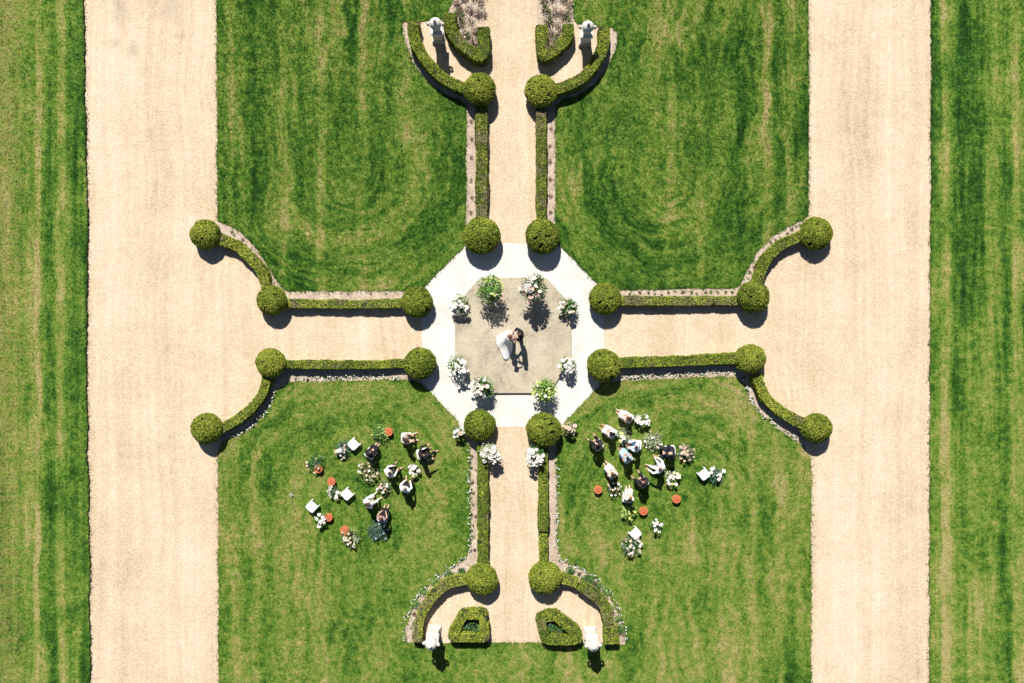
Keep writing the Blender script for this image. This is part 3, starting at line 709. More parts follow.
arrangement(343, 448.5, .34, .1, .32, 'white blooms and tan stems beside the topmost empty white chair of the left group', ['leaf_grey', 'leaf_deep', 'leaf_rust'], [.5, .25, .25], [('bl_white', 9), ('bl_cream', 5)], 'pot', True, .07, 220, .08, G, (-.15, -.3))
arrangement(316, 463.5, .36, .1, .32, 'grey-green plant with a few pale blooms around the leftmost orange stool', ['leaf_grey', 'leaf_deep', 'leaf_fresh'], [.4, .4, .2], [('bl_cream', 5), ('bl_blush', 4)], 'pot', False, .08, 330, .06, G, (-.2, -.2))
arrangement(334, 491.5, .28, .1, .32, 'bunch of white roses between an orange stool and an empty white chair', ['leaf_deep', 'leaf_fresh'], [.7, .3], [('bl_white', 13)], 'pot', False, .07, 160, .085, G)
arrangement(322, 520, .30, .1, .32, 'crescent of big white blooms below the lowest empty white chair of the left group', ['leaf_fresh', 'leaf_deep', 'leaf_pale'], [.5, .3, .2], [('bl_white', 13)], 'pot', False, .08, 170, .095, G, (-.15, -.15))
arrangement(350.5, 537.5, .40, .1, .34, 'loose pale cream flowers below the lowest orange stool of the left group', ['leaf_pale', 'leaf_fresh', 'leaf_rust'], [.5, .35, .15], [('bl_cream', 12), ('bl_white', 9)], 'pot', True, .07, 300, .055, G, (-.1, -.1))
arrangement(368, 471, .46, .1, .36, 'wide loose cream flowers behind the seated person in a black dress', ['leaf_pale', 'leaf_fresh', 'leaf_rust'], [.5, .3, .2], [('bl_cream', 16), ('bl_white', 8)], 'pot', True, .07, 340, .055, G)
arrangement(384.5, 487, .32, .1, .30, 'pale flowers among dark stems below the person in a grey shirt', ['leaf_pale', 'leaf_deep', 'leaf_rust'], [.4, .35, .25], [('bl_white', 8), ('bl_blush', 4)], 'pot', True, .07, 230, .06, G, (-.2, 0))
arrangement(414, 469.5, .26, .1, .32, 'compact round white posy beside the person dressed all in black', ['leaf_deep', 'leaf_fresh'], [.7, .3], [('bl_white', 15), ('bl_yellow', 2)], 'pot', False, .07, 140, .085, G)
arrangement(376.5, 531.5, .40, .1, .32, 'blue-grey feathery plant with pale blue blooms behind the person in coral', ['leaf_grey', 'leaf_deep'], [.75, .25], [('bl_blue', 5), ('bl_white', 3)], 'pot', True, .08, 330, .08, G, (.4, 0))
arrangement(291, 495.5, .12, .03, .12, 'tiny pale tuft alone on the grass left of the left group', ['leaf_pale', 'leaf_fresh'], [.6, .4], [('bl_white', 3)], 'pot', False, .04, 60, .03, G)
G = 'flower arrangements on the right half of the lower lawn'
arrangement(640.5, 420.5, .34, .12, .36, 'big white bouquet next to the topmost guest in a pale pink dress', ['leaf_lime', 'leaf_fresh', 'leaf_pale'], [.4, .3, .3], [('bl_white', 17), ('bl_blush', 2)], 'pot', False, .08, 220, .095, G, (.1, .1))
arrangement(624, 436.5, .32, .1, .34, 'creamy white star-shaped bunch right of the guest with black hair and pink skirt', ['leaf_pale', 'leaf_deep', 'leaf_fresh'], [.6, .2, .2], [('bl_white', 13), ('bl_yellow', 4)], 'pot', True, .08, 240, .07, G)
arrangement(653, 441, .40, .1, .36, 'spiky pale white fronds standing alone between the guests in blue and in a black suit', ['leaf_pale', 'leaf_pale', 'leaf_fresh'], [.5, .3, .2], [('bl_white', 8)], 'pot', True, .10, 260, .055, G)
arrangement(686, 453, .36, .1, .34, 'tan and cream dried flowers behind the large guest in a dark suit', ['leaf_pale', 'leaf_rust', 'leaf_grey'], [.5, .25, .25], [('bl_cream', 12), ('bl_blush', 4)], 'pot', True, .08, 260, .075, G)
arrangement(672, 477.5, .36, .1, .36, 'white bunch with a lime touch behind the guest with outstretched white sleeves', ['leaf_fresh', 'leaf_lime', 'leaf_pale'], [.4, .2, .4], [('bl_white', 19), ('bl_yellow', 3)], 'pot', False, .08, 200, .08, G)
arrangement(715.5, 476, .36, .1, .30, 'crescent of white blooms over dark fern beside the rightmost empty white chair', ['leaf_grey', 'leaf_deep', 'leaf_rust'], [.45, .4, .15], [('bl_white', 11)], 'pot', True, .08, 280, .085, G, (.05, .4))
arrangement(614.5, 488.5, .32, .1, .28, 'white and rust flowers with dark gaps left of the guest in white with brown hair', ['leaf_deep', 'leaf_rust', 'leaf_grey'], [.5, .3, .2], [('bl_white', 9), ('bl_cream', 5)], 'pot', True, .07, 200, .075, G)
arrangement(628.5, 512.5, .34, .1, .34, 'yellow-green leafy bunch behind the lowest guest, in a white top', ['leaf_lime', 'leaf_fresh', 'leaf_deep'], [.5, .3, .2], [('bl_yellow', 12)], 'pot', True, .09, 300, .06, G)
arrangement(656.5, 526.5, .30, .1, .32, 'small white blooms right of the lowest empty white chair, by itself', ['leaf_deep', 'leaf_fresh'], [.7, .3], [('bl_white', 12)], 'pot', False, .07, 200, .075, G, (0, .15))
arrangement(631.5, 545.5, .44, .1, .36, 'large airy cream flower bunch below the lowest empty white chair', ['leaf_pale', 'leaf_grey', 'leaf_fresh'], [.55, .25, .2], [('bl_cream', 14), ('bl_white', 12)], 'pot', True, .08, 340, .065, G)

# dry plants in the two top beds, plants inside the hollow hedges, clumps in the lower curved beds
def plants(spots, kinds, label, group, name, r0, h, n, L):
    ms = [bush_mesh(name, 1.0, 1.0, n, L, L * .45, mats, w, s, .2, sp, .15) for s, (mats, w, sp) in enumerate(kinds)]
    for i, sp in enumerate(spots):
        o = link(name, ms[i % len(ms)]); r = r0 * random.uniform(.8, 1.2); x, y = W(sp[0], sp[1], h / 2); o.location = (x, y, .02)
        o.scale = (r, r, h * random.uniform(.8, 1.2)); o.rotation_euler = (0, 0, random.uniform(0, 6.28)); tag(o, label, 'plant', group)
DRY = [(['leaf_straw', 'leaf_wine'], [.75, .25], True), (['leaf_wine', 'leaf_fresh', 'leaf_straw'], [.45, .3, .25], True), (['leaf_straw', 'leaf_pale'], [.6, .4], True)]
plants([(457, 2), (464, -4), (474, -5), (481, 2), (459, 12), (469, 8), (478, 12), (462, 23), (471, 20), (476, 30), (468, 34), (463, 32), (474, 41), (485, -8), (483, 13)], DRY,
       'dry straw and wine coloured bedding plant in the bed left of the top path', 'dry plants in the upper left bed', 'bedding_plant', .24, .36, 130, .26)
plants([(544, -3), (553, -5), (563, -3), (569, 4), (546, 8), (555, 10), (563, 13), (549, 20), (558, 24), (551, 32), (556, 38), (550, 44), (562, 33), (568, 15)], DRY,
       'dry straw and wine coloured bedding plant in the bed right of the top path', 'dry plants in the upper right bed', 'bedding_plant', .24, .36, 130, .26)
plants([(466, 627), (473, 625), (478, 630), (469, 631)], [(['leaf_grey', 'leaf_fresh', 'leaf_deep'], [.5, .3, .2], True)], 'blue-green plant inside the hollow hedge left of the bottom path', 'plants in the lower left hollow hedge', 'bedding_plant', .25, .56, 150, .3)
plants([(550, 627), (556, 628), (562, 632)], [(['leaf_grey', 'leaf_fresh', 'leaf_deep'], [.5, .3, .2], True)], 'blue-green plant inside the hollow hedge right of the bottom path', 'plants in the lower right hollow hedge', 'bedding_plant', .25, .56, 150, .3)
GRN = [(['leaf_deep', 'leaf_fresh'], [.6, .4], False)]
plants([(448, 574.4), (461.6, 571.7), (435.5, 582.5), (424.7, 592.4), (416, 605)], GRN, 'dark green leafy clump in the curved bed by the lower left urn', 'green clumps in the lower left curved bed', 'bedding_plant', .22, .24, 190, .3)
plants([(570, 571), (583.5, 579), (590, 580), (598, 587), (606, 593), (610.5, 608.6), (617.7, 618.5), (620.4, 630)], GRN, 'dark green leafy clump in the curved bed by the lower right urn', 'green clumps in the lower right curved bed', 'bedding_plant', .22, .24, 190, .3)
BRN = [(['leaf_wine', 'leaf_rust', 'leaf_straw'], [.4, .3, .3], True)]
plants([(471, 121), (471.4, 138.6), (471, 157), (471, 179.6), (472, 197), (471, 212)], BRN, 'small brown perennial in the narrow bed left of the top path', 'brown perennials left of the top path', 'bedding_plant', .10, .16, 60, .4)
plants([(551, 128), (550, 145.7), (550, 161), (550, 178.5), (550.4, 196), (550.6, 212)], BRN, 'small brown perennial in the narrow bed right of the top path', 'brown perennials right of the top path', 'bedding_plant', .10, .16, 60, .4)
plants([(407, 50), (410.5, 57.5), (417, 70), (414, 64)], GRN, 'small green clump in the strip outside the upper left curved hedge', 'green clumps outside the upper left curved hedge', 'bedding_plant', .09, .12, 80, .4)
plants([(612, 58), (610.5, 66)], GRN, 'small green clump in the strip outside the upper right curved hedge', 'green clumps outside the upper right curved hedge', 'bedding_plant', .09, .12, 80, .4)
MIX = [(['leaf_deep', 'leaf_fresh', 'leaf_wine'], [.4, .4, .2], True), (['leaf_pale', 'leaf_fresh'], [.5, .5], False), (['leaf_wine', 'leaf_deep'], [.6, .4], True)]
def along(pts, gap, jit=2.0):
    P = catmull([np.array(p, float) for p in pts], 1.0); L = np.r_[0, np.cumsum(np.linalg.norm(np.diff(P, axis=0), axis=1))]; nr = normals2(P)
    s = np.arange(gap / 2, L[-1], gap) + RNG.uniform(-gap * .35, gap * .35, len(np.arange(gap / 2, L[-1], gap)))
    out = []
    for v in s:
        i = min(len(P) - 1, np.searchsorted(L, v)); out.append(tuple(P[i] + nr[i] * RNG.normal(0, jit * .5)))
    return out
plants(along([(624, 294), (680, 293), (738, 292)], 7), MIX, 'small plant in the strip above the upper right straight hedge', 'small plants above the upper right straight hedge', 'bedding_plant', .085, .12, 70, .4)
plants(along([(805, 223), (790, 230), (774, 241), (761, 257), (751, 273), (745, 284)], 6), MIX, 'small plant in the strip beside the upper right corner hedge', 'small plants beside the upper right corner hedge', 'bedding_plant', .085, .12, 70, .4)
plants(along([(226, 229), (240, 238), (253, 252), (264, 268), (276, 285)], 7), MIX, 'small plant in the strip beside the upper left corner hedge', 'small plants beside the upper left corner hedge', 'bedding_plant', .085, .12, 70, .4)
plants(along([(300, 293), (350, 293), (398, 294)], 13), MIX, 'small plant in the strip above the upper left straight hedge', 'small plants above the upper left straight hedge', 'bedding_plant', .06, .10, 60, .4)
plants(along([(474, 452), (474, 500), (474, 556)], 11), MIX, 'small plant in the narrow bed left of the bottom path', 'small plants left of the bottom path', 'bedding_plant', .08, .12, 70, .4)
plants(along([(464, 569), (445, 580), (429, 594), (417, 612), (410, 632)], 6), MIX, 'small mixed plant in the curved bed by the lower left urn', 'small mixed plants by the lower left urn', 'bedding_plant', .11, .14, 80, .4)
plants(along([(566, 568), (587, 578), (602, 593), (613, 612), (620, 636)], 6), MIX, 'small mixed plant in the curved bed by the lower right urn', 'small mixed plants by the lower right urn', 'bedding_plant', .11, .14, 80, .4)
# white edging flowers: each a small clump of leaves with a few white florets
def edging_mesh(seed, white=7):
    d = RNG.normal(0, 1, (60, 3)); d[:, 2] = np.abs(d[:, 2]); d /= np.linalg.norm(d, axis=1)[:, None]
    V1, F1 = leaf_quads(d * np.array([.09, .09, .07]) * RNG.uniform(.4, 1, 60)[:, None], d, .05, .03, .6)
    P = np.c_[RNG.normal(0, .05, (white, 2)), RNG.uniform(.07, .11, white)]
    V2, F2 = leaf_quads(P, np.tile([0, 0, 1.], (white, 1)), .056, .046, .25)
    V, F, mi = join([(V1, F1, 0), (V2, F2, 1)]); return np_mesh('edging_flower', V, F, [M['leaf_deep'], M['bl_white']], mi)
EM = [edging_mesh(s, w) for s, w in enumerate((3, 5, 2, 4))]
for pts, gap, lab in (
    ([(292, 378.5), (345, 377.5), (402, 377.5)], 4.2, 'below the lower left straight hedge'), ([(222, 441), (246, 431), (262, 417), (271, 405), (277, 391)], 4.0, 'beside the lower left corner hedge'),
    ([(620, 378), (680, 375), (734, 372.5)], 3.8, 'below the lower right straight hedge'), ([(741, 377), (748, 390), (756, 408), (768, 420), (785, 431.5), (802, 443)], 4.6, 'beside the lower right corner hedge'),
    ([(469.5, 446), (470, 500), (469.5, 552)], 5.0, 'in the bed left of the bottom path'), ([(557, 462), (557.5, 510), (558, 552)], 4.6, 'in the bed right of the bottom path'),
    ([(469, 557), (455, 563.5), (437, 576), (420, 592), (410, 610), (404, 628), (405, 640)], 4.4, 'around the curved bed by the lower left urn'),
    ([(560, 558), (577, 566), (592, 573.5), (606, 588), (616, 605), (623.5, 622), (625.5, 642)], 4.4, 'around the curved bed by the lower right urn')):
    for px, py in along(pts, gap):
        o = link('edging_flower', random.choice(EM)); x, y = W(px, py); o.location = (x, y, .03); s = random.uniform(.65, 1.15); o.scale = (s, s, s); o.rotation_euler = (0, 0, random.uniform(0, 6.28))
        tag(o, 'small white edging flower ' + lab, 'flower', 'white edging flowers ' + lab)

# ------------------------------------------------------------------ urns
def make_urn():
    root = empty('stone_urn', 0, 0)
    m = MB(); m.box((0, 0, .18), (.50, .50, .08), .02); m.box((0, 0, .60), (.42, .42, .76), .012)
    m.box((0, 0, .60), (.43, .30, .56), .01); m.box((0, 0, 1.0), (.48, .48, .05), .015); m.box((0, 0, 1.06), (.56, .56, .08), .02)
    ped = m.build('pedestal', M['stone'], root)
    m = MB(); m.box((0, 0, .07), (.56, .56, .138), .015); m.build('base_slab', M['stone'], ped)
    m = MB(); m.lathe([(.17, 1.10), (.175, 1.13), (.10, 1.17), (.075, 1.22), (.10, 1.26), (.17, 1.32), (.215, 1.42), (.235, 1.54), (.225, 1.62), (.26, 1.65), (.265, 1.68), (.24, 1.70)], 28)
    for i in range(14):
        a = 2 * PI * i / 14; m.ellipsoid((.185 * math.cos(a), .185 * math.sin(a), 1.38), (.035, .035, .075), 8, 6)
    m.build('bowl', M['stone'], root, True)
    m = MB(); m.lathe([(.235, 1.70), (.235, 1.74), (.20, 1.80), (.14, 1.865), (.07, 1.90), (.03, 1.905)], 24); lid = m.build('lid', M['stone'], root, True)
    m = MB(); m.lathe([(.045, 1.90), (.045, 1.92), (.07, 1.95), (.06, 2.0), (.025, 2.05), (.008, 2.09)], 18); m.build('finial', M['stone'], lid, True)
    for sx in (-1, 1):
        m = MB(); m.tube([(sx * .21, 0, 1.45), (sx * .29, 0, 1.46), (sx * .345, 0, 1.53), (sx * .345, 0, 1.62), (sx * .30, 0, 1.68), (sx * .24, 0, 1.665)], [.04, .045, .05, .055, .05, .04], 10)
        m.ellipsoid((sx * .325, 0, 1.66), (.055, .07, .05), 10, 6); m.build('handle', M['stone'], root, True)
    return root
urn = make_urn()
for i, (px, py, rz, lab) in enumerate(((438.6, 37.5, 0.0, 'beside the curved hedge at the upper left'), (584.6, 40.5, 0.0, 'beside the curved hedge at the upper right'),
                                       (434.6, 631, -.10, 'on the lower left, beside the hollow four-sided hedge'), (589.8, 632.5, .06, 'on the lower right, beside the slanted hollow hedge'))):
    o = urn if i == 0 else copy_tree(urn); x, y = W(px, py); o.location = (x, y, 0); o.rotation_euler = (0, 0, rz)
    tag(o, 'white stone urn on a pedestal ' + lab, 'urn', 'white stone urns on pedestals')

# ------------------------------------------------------------------ chairs and stools
def make_chair():
    root = empty('low_chair', 0, 0)      # faces +Y
    m = MB(); m.box((0, -.02, .225), (.42, .42, .13), .03); m.build('seat', M['white_paint'], root, True)
    for sx in (-1, 1):
        m = MB(); m.box((sx * .225, .0, .20), (.065, .50, .22), .02); m.build('arm', M['white_paint'], root)
    m = MB(); m.box((0, -.235, .24), (.38, .06, .26), .02); m.build('backrest', M['white_paint'], root)
    for sx in (-1, 1):
        for sy in (-1, 1):
            m = MB(); m.box((sx * .225, sy * .215, .045), (.045, .045, .09), .006); m.build('leg', M['white_paint'], root)
    return root
chair = make_chair(); first = [True]
def place_chair(x, y, rz, label, group):
    o = chair if first[0] else copy_tree(chair); first[0] = False
    o.location = (x, y, .045); o.rotation_euler = (0, 0, rz); o.scale = (.86, .86, 1); tag(o, label, 'chair', group)
def head(dx, dy):   # heading in image pixels -> rotation that takes +Y there
    return math.atan2(-dx, -dy) if False else math.atan2(-dy, dx) - PI / 2
for px, py, dx, dy, lab in ((354, 444, .75, -.7, 'empty low white chair, topmost of the left group, beside white flowers'), (347.5, 494, .75, -.7, 'empty low white chair of the left group, right of the white roses'),
                            (312.3, 506.3, .7, -.75, 'empty low white chair farthest left, above big white blooms'), (703.7, 474, -.65, -.8, 'empty low white chair farthest right, beside white blooms and fern'),
                            (635, 533.2, -.7, -.75, 'empty low white chair at the bottom of the right group, above cream flowers')):
    x, y = W(px, py, .3); place_chair(x, y, head(dx, dy), lab, 'empty low white chairs')
def make_stool():
    root = empty('round_stool', 0, 0)
    m = MB(); m.lathe([(.125, 0), (.14, .01), (.155, .08), (.165, .18), (.178, .215), (.18, .235), (.168, .245), (.135, .243), (.13, .232)], 28); m.build('drum', M['terracotta'], root, True)
    m = MB(); m.lathe([(.129, .228), (.129, .240), (.11, .247), (.05, .249)], 24); m.build('seat', M['terracotta_top'], root, True)
    return root
stool = make_stool()
for i, (px, py, lab) in enumerate(((388.6, 431.8, 'beside the fresh green plant of the left group'), (318.5, 468.8, 'half hidden by a grey-green plant at the far left'), (331.5, 481.5, 'just above the white roses'),
        (328.5, 517.3, 'beside the crescent of big white blooms'), (344.8, 530.3, 'lowest of the left group, above loose cream flowers'), (598, 489.7, 'leftmost of the right group, by itself on the grass'),
        (643.4, 511, 'right of the yellow-green bunch'), (676.4, 499, 'farthest right, alone on the grass'))):
    o = stool if i == 0 else copy_tree(stool); x, y = W(px, py, .24); o.location = (x, y, .045); o.rotation_euler = (0, 0, random.uniform(0, 6)); s = random.uniform(1.03, 1.1); o.scale = (s, s, 1)
    tag(o, 'small round orange stool ' + lab, 'stool', 'small round orange stools')

# ------------------------------------------------------------------ people
TMP = []
def remesh(mb, name, voxel, mats, parent, smooth=3, paint=None):
    me = mb.mesh(name, []); o = bpy.data.objects.new(name, me); COL.objects.link(o)
    r = o.modifiers.new('r', 'REMESH'); r.mode = 'VOXEL'; r.voxel_size = voxel
    s = o.modifiers.new('s', 'SMOOTH'); s.iterations = smooth; s.factor = .5
    dg = bpy.context.evaluated_depsgraph_get(); new = bpy.data.meshes.new_from_object(o.evaluated_get(dg), depsgraph=dg)
    bpy.data.objects.remove(o); bpy.data.meshes.remove(me); new.name = name
    new.materials.clear()
    for m in mats: new.materials.append(m)
    n = len(new.polygons); mi = np.zeros(n, np.int32)
    if paint:
        c = np.empty(n * 3); new.polygons.foreach_get('center', c); mi = paint(c.reshape(-1, 3)).astype(np.int32)
    new.polygons.foreach_set('material_index', mi); new.polygons.foreach_set('use_smooth', np.ones(n, bool)); new.update()
    return link(name, new, parent)
def ik(a, c, la, lb, pole):
    a = Vector(a); c = Vector(c); d = c - a; L = min(d.length, (la + lb) * .995); dn = d.normalized(); c = a + dn * L
    x = (la * la - lb * lb + L * L) / (2 * L); hgt = math.sqrt(max(0, la * la - x * x)); p = Vector(pole); p = (p - dn * p.dot(dn)).normalized()
    return a + dn * x + p * hgt, c

def person(px, py, hd, label, outfit, hair, haircol, skin=0, female=True, pose='seated', size=1.0, arms='lap', spread=.12, reach=.50, lean=.055, turn=0.0, hpx=None, feet=None, group='seated wedding guests'):
    if pose == 'seated': size *= .90
    """outfit: dict part-> fabric. built facing +Y at the pelvis, then turned to the heading"""
    st = pose == 'standing'
    hip = .92 if st else .43
    if st: x, y = px, py
    else: x, y = W(px, py, 1.1)
    z0 = .12 if st else .045
    root = empty('person', x, y, hd, z0); root.scale = (size, size, 1); tag(root, label, 'person', group)
    k = .93 if female else 1.0; sh = .165 if female else .195
    tl = .50 * k                                    # hip to shoulder
    H = [Vector((s * .088, 0, hip)) for s in (-1, 1)]
    sc = Vector((0, lean, hip + tl)); SH = [sc + Vector((s * sh, 0, -.02)) for s in (-1, 1)]
    fw = 0 if st else .035
    neck = sc + Vector((0, .01 + fw, .08 - fw * .4)); hc = neck + Vector((0, .03 + fw, .125))
    if st: A = [Vector((s * .09, -.02 if s < 0 else .05, .085)) for s in (-1, 1)]
    elif feet: A = [Vector((f[0] * .9, f[1] - .06, .085)) for f in feet]
    else: A = [Vector((s * spread, reach - .09 + (.04 if s > 0 else -.03), .085)) for s in (-1, 1)]
    KN = []; 
    for i, s in enumerate((-1, 1)):
        kn, an = ik(H[i], A[i], .43 * k, .41 * k, (s * .25, 1, .9) if not st else (0, 1, 0)); KN.append(kn); A[i] = an
    FT = [];
    for i, s in enumerate((-1, 1)):
        d = (A[i] - H[i]); d.z = 0; d = d.normalized() if (not st and d.length > .1) else Vector((s * .15, 1, 0)).normalized()
        FT.append((A[i] + d * .15 + Vector((0, 0, -.05)), d))
    targ = {'lap': [Vector((-.07, .22, hip + .13)), Vector((.07, .24, hip + .14))], 'knees': [KN[0] + Vector((.02, -.06, .075)), KN[1] + Vector((-.02, -.06, .075))],
            'phone': [Vector((-.06, .30, hip + .28)), Vector((.06, .30, hip + .28))], 'side': [SH[0] + Vector((-.12, .05, -.48)), SH[1] + Vector((.12, .05, -.48))],
            'one': [KN[0] + Vector((.03, -.06, .075)), Vector((.10, .20, hip + .16))], 'out': [SH[0] + Vector((-.22, .38, -.16)), SH[1] + Vector((.14, .42, -.22))],
            'embrace': [SH[0] + Vector((.05, .30, -.24)), SH[1] + Vector((-.05, .32, -.22))], 'neck': [SH[0] + Vector((.02, .27, .02)), SH[1] + Vector((-.0, .27, .02))]}[arms]
    EL = []; HN = []
    for i, s in enumerate((-1, 1)):
        e, w_ = ik(SH[i], targ[i], .29 * k, .26 * k, (s * .8, -.5, -.7)); EL.append(e); HN.append(w_)
    rt = 1.0 if not female else .88
    def torso(m, d=0.0, low=True):
        c1 = sc + Vector((0, 0, -.10)); c2 = Vector((0, lean * .5, hip + tl * .48)); 
        m.capsule(c1 + Vector((-sh + .075, .0, .02)), .098 * rt + d, c1 + Vector((sh - .075, .0, .02)), .098 * rt + d)
        m.capsule(c1 + Vector((-.06, .015, 0)), .112 * rt + d, c1 + Vector((.06, .015, 0)), .112 * rt + d)
        for s in (-1, 1):
            m.capsule(c1 + Vector((s * .055, 0, -.02)), .105 * rt + d, c2 + Vector((s * .042, 0, 0)), .098 * rt + d)
            m.capsule(c2 + Vector((s * .042, 0, 0)), .098 * rt + d, Vector((s * .07, 0, hip + .02)), .112 * rt + d)
            m.capsule(sc + Vector((s * sh, 0, -.025)), .055 * rt + d, sc + Vector((s * .03, 0, .02)), .06 * rt + d)
        if female:
            for s in (-1, 1): m.capsule(c1 + Vector((s * .07, .075, -.03)), .058 + d, c1 + Vector((s * .07, .06, -.02)), .06 + d)
        if low: m.capsule((-.075, -.01, hip), .115 * rt + d, (.075, -.01, hip), .115 * rt + d)
    def arm(m, i, d=0.0, upto=2):
        m.capsule(SH[i], .052 * rt + d, EL[i], .041 * rt + d)
        if upto > 1: m.capsule(EL[i], .041 * rt + d, EL[i] + (HN[i] - EL[i]) * (1 if upto == 2 else .5), .029 * rt + d)
    def leg(m, i, d=0.0, upto=2):
        m.capsule(H[i], .088 * rt + d, KN[i], .056 * rt + d)
        if upto > 1:
            cf = KN[i] + (A[i] - KN[i]) * .35; m.capsule(KN[i], .055 * rt + d, cf, .056 * rt + d); m.capsule(cf, .056 * rt + d, A[i], .036 * rt + d)
    # --- body: one continuous surface with face, hands and feet
    m = MB(); torso(m)
    for i in (0, 1):
        arm(m, i); leg(m, i); m.capsule(A[i], .036, FT[i][0] - FT[i][1] * .02, .034); m.capsule(FT[i][0] - FT[i][1] * .03, .036, FT[i][0] + FT[i][1] * .045, .026); m.capsule(A[i] + Vector((0, 0, -.03)), .034, A[i] - FT[i][1] * .04 + Vector((0, 0, -.045)), .03)
        s = (-1, 1)[i]; fd = (HN[i] - EL[i]).normalized(); sd = fd.cross(Vector((0, 0, 1))).normalized() * s; up = sd.cross(fd) * s; up = up if up.z > 0 else -up
        pc = HN[i] + fd * .045
        m.capsule(HN[i], .027, pc + fd * .03 - sd * .015, .022); m.capsule(pc + sd * .022, .017, pc - sd * .022 + fd * .02, .017)
        for q, ln in enumerate((.062, .075, .080, .072, .055)):      # thumb and four fingers, curled a little
            if q == 0:
                b = HN[i] + fd * .03 - sd * .032; t1 = b - sd * .025 + fd * .03; t2 = t1 + fd * .025 - up * .006
            else:
                b = pc + fd * .035 - sd * (.034 - .0225 * (q - 1)); t1 = b + fd * ln * .55 - up * .008; t2 = t1 + fd * ln * .40 - up * .025
            m.capsule(b, .0095, t1, .009, 8, 2); m.capsule(t1, .009, t2, .008, 8, 2)
    m.capsule(neck - Vector((0, fw, .08)), .056 * rt, neck + Vector((0, .02, .06)), .05 * rt)
    R = Matrix.Translation(hc) @ Matrix.Rotation(turn, 4, 'Z') @ Matrix.Rotation(-.12, 4, 'X')
    def hp(a, b, c): return R @ Vector((a, b, c))
    m.ellipsoid((0, 0, .02), (.073, .092, .098), 20, 14, R); m.ellipsoid((0, .02, -.045), (.056, .068, .068), 16, 10, R)
    m.capsule(hp(0, .088, .012), .009, hp(0, .108, -.018), .014, 8, 3)
    m.capsule(hp(-.02, .080, -.052), .009, hp(.02, .080, -.052), .009, 8, 3); m.capsule(hp(-.045, .078, .034), .009, hp(.045, .078, .034), .009, 8, 3)
    for s in (-1, 1): m.capsule(hp(s * .072, -.005, .02), .017, hp(s * .072, -.005, -.02), .013, 8, 3)
    eL, eR, mo = hp(-.032, .083, .012), hp(.032, .083, .012), hp(0, .088, -.053)
    def paint(c):
        o = np.zeros(len(c))
        for e in (eL, eR): o[np.linalg.norm(c - np.array(e), axis=1) < .0155] = 1
        q = c - np.array(mo); o[(np.abs(q[:, 2]) < .010) & (np.abs(q[:, 0]) < .026) & (np.abs(q[:, 1]) < .02)] = 2
        return o
    remesh(m, 'body', .0085, [M['skin%d' % skin], M['eye'], M['lip']], root, 2, paint)
    # --- hair
    m = MB()
    if hair == 'short': m.ellipsoid((0, -.016, .042), (.082, .092, .086), 18, 12, R); m.ellipsoid((0, -.04, -.005), (.072, .062, .07), 14, 8, R)
    elif hair == 'receding': m.ellipsoid((0, -.045, .02), (.081, .066, .076), 18, 12, R)
    else:
        m.ellipsoid((0, -.016, .042), (.087, .098, .09), 18, 12, R); m.ellipsoid((0, -.05, -.01), (.08, .06, .085), 14, 8, R)
        if hair == 'long':
            for s in (-1, 0, 1): m.capsule(hp(s * .055, -.055, -.02), .045, sc + Vector((s * .075, -.115, -.06)), .035)
        if hair == 'bun': m.ellipsoid((0, -.115, .045), (.048, .045, .048), 12, 8, R)
    remesh(m, 'hair', .011, [M['h_' + haircol]], root, 2)
    # --- clothes
    for part, fab in outfit.items():
        m = MB(); mt = [M['f_' + fab]]
        if part in ('jacket', 'shirt', 'top', 'sweater'):
            d = {'jacket': .024, 'shirt': .014, 'top': .012, 'sweater': .022}[part]; torso(m, d)
            for i in (0, 1): arm(m, i, d, {'jacket': 2, 'shirt': 2, 'sweater': 2, 'top': 1}[part]) if part != 'top' else m.capsule(SH[i], .055 * rt + d, SH[i] + (EL[i] - SH[i]) * .45, .048 * rt + d)
            if part == 'jacket' and not st:
                for s in (-1, 1): m.capsule((s * .09, -.02, hip), .12, (s * .11, .10, hip + .0), .09)
            if part == 'jacket' and st: 
                for s in (-1, 1): m.capsule((s * .07, 0, hip), .125, (s * .075, 0, hip - .16), .125)
        elif part == 'trousers':
            m.capsule((-.07, -.01, hip), .125 * rt, (.07, -.01, hip), .125 * rt)
            for i in (0, 1): leg(m, i, .016); m.capsule(KN[i], .066 * rt, A[i] + Vector((0, 0, .02)), .056)
        elif part in ('dress', 'skirt'):
            if part == 'dress': torso(m, .013)
            else: m.capsule((-.06, 0, hip + .12), .115, (.06, 0, hip + .12), .115)
            m.capsule((-.07, -.01, hip), .14, (.07, -.01, hip), .14)
            for i in (0, 1):
                m.capsule(H[i], .115, KN[i], .085); m.capsule(KN[i], .085, KN[i] + (A[i] - KN[i]) * .55, .095)
            kc = (KN[0] + KN[1]) / 2; m.capsule((H[0] + H[1]) / 2, .12, kc, .085); m.capsule(kc, .085, kc + ((A[0] + A[1]) / 2 - kc) * .5, .09)
        elif part == 'shoes':
            for i in (0, 1):
                m = MB(); d = FT[i][1]; m.capsule(A[i] - d * .035 + Vector((0, 0, -.045)), .040, A[i] + d * .08 + Vector((0, 0, -.045)), .040); m.capsule(A[i] + d * .08 + Vector((0, 0, -.048)), .042, A[i] + d * .19 + Vector((0, 0, -.056)), .030)
                remesh(m, 'shoe', .012, mt, root, 2)
            continue
        elif part == 'bag':
            continue
        remesh(m, part, .014, mt, root, 3)
    if not st:
        c, s_ = math.cos(hd), math.sin(hd); place_chair(x - s_ * 0.02 , y + c * 0.02, hd, 'low white chair under the ' + label.replace('seated ', '', 1).replace(' with dark hair', '').replace(' with bare arms and dark hair', '').replace(' and dark hair', ''), 'occupied low white chairs')
    return root

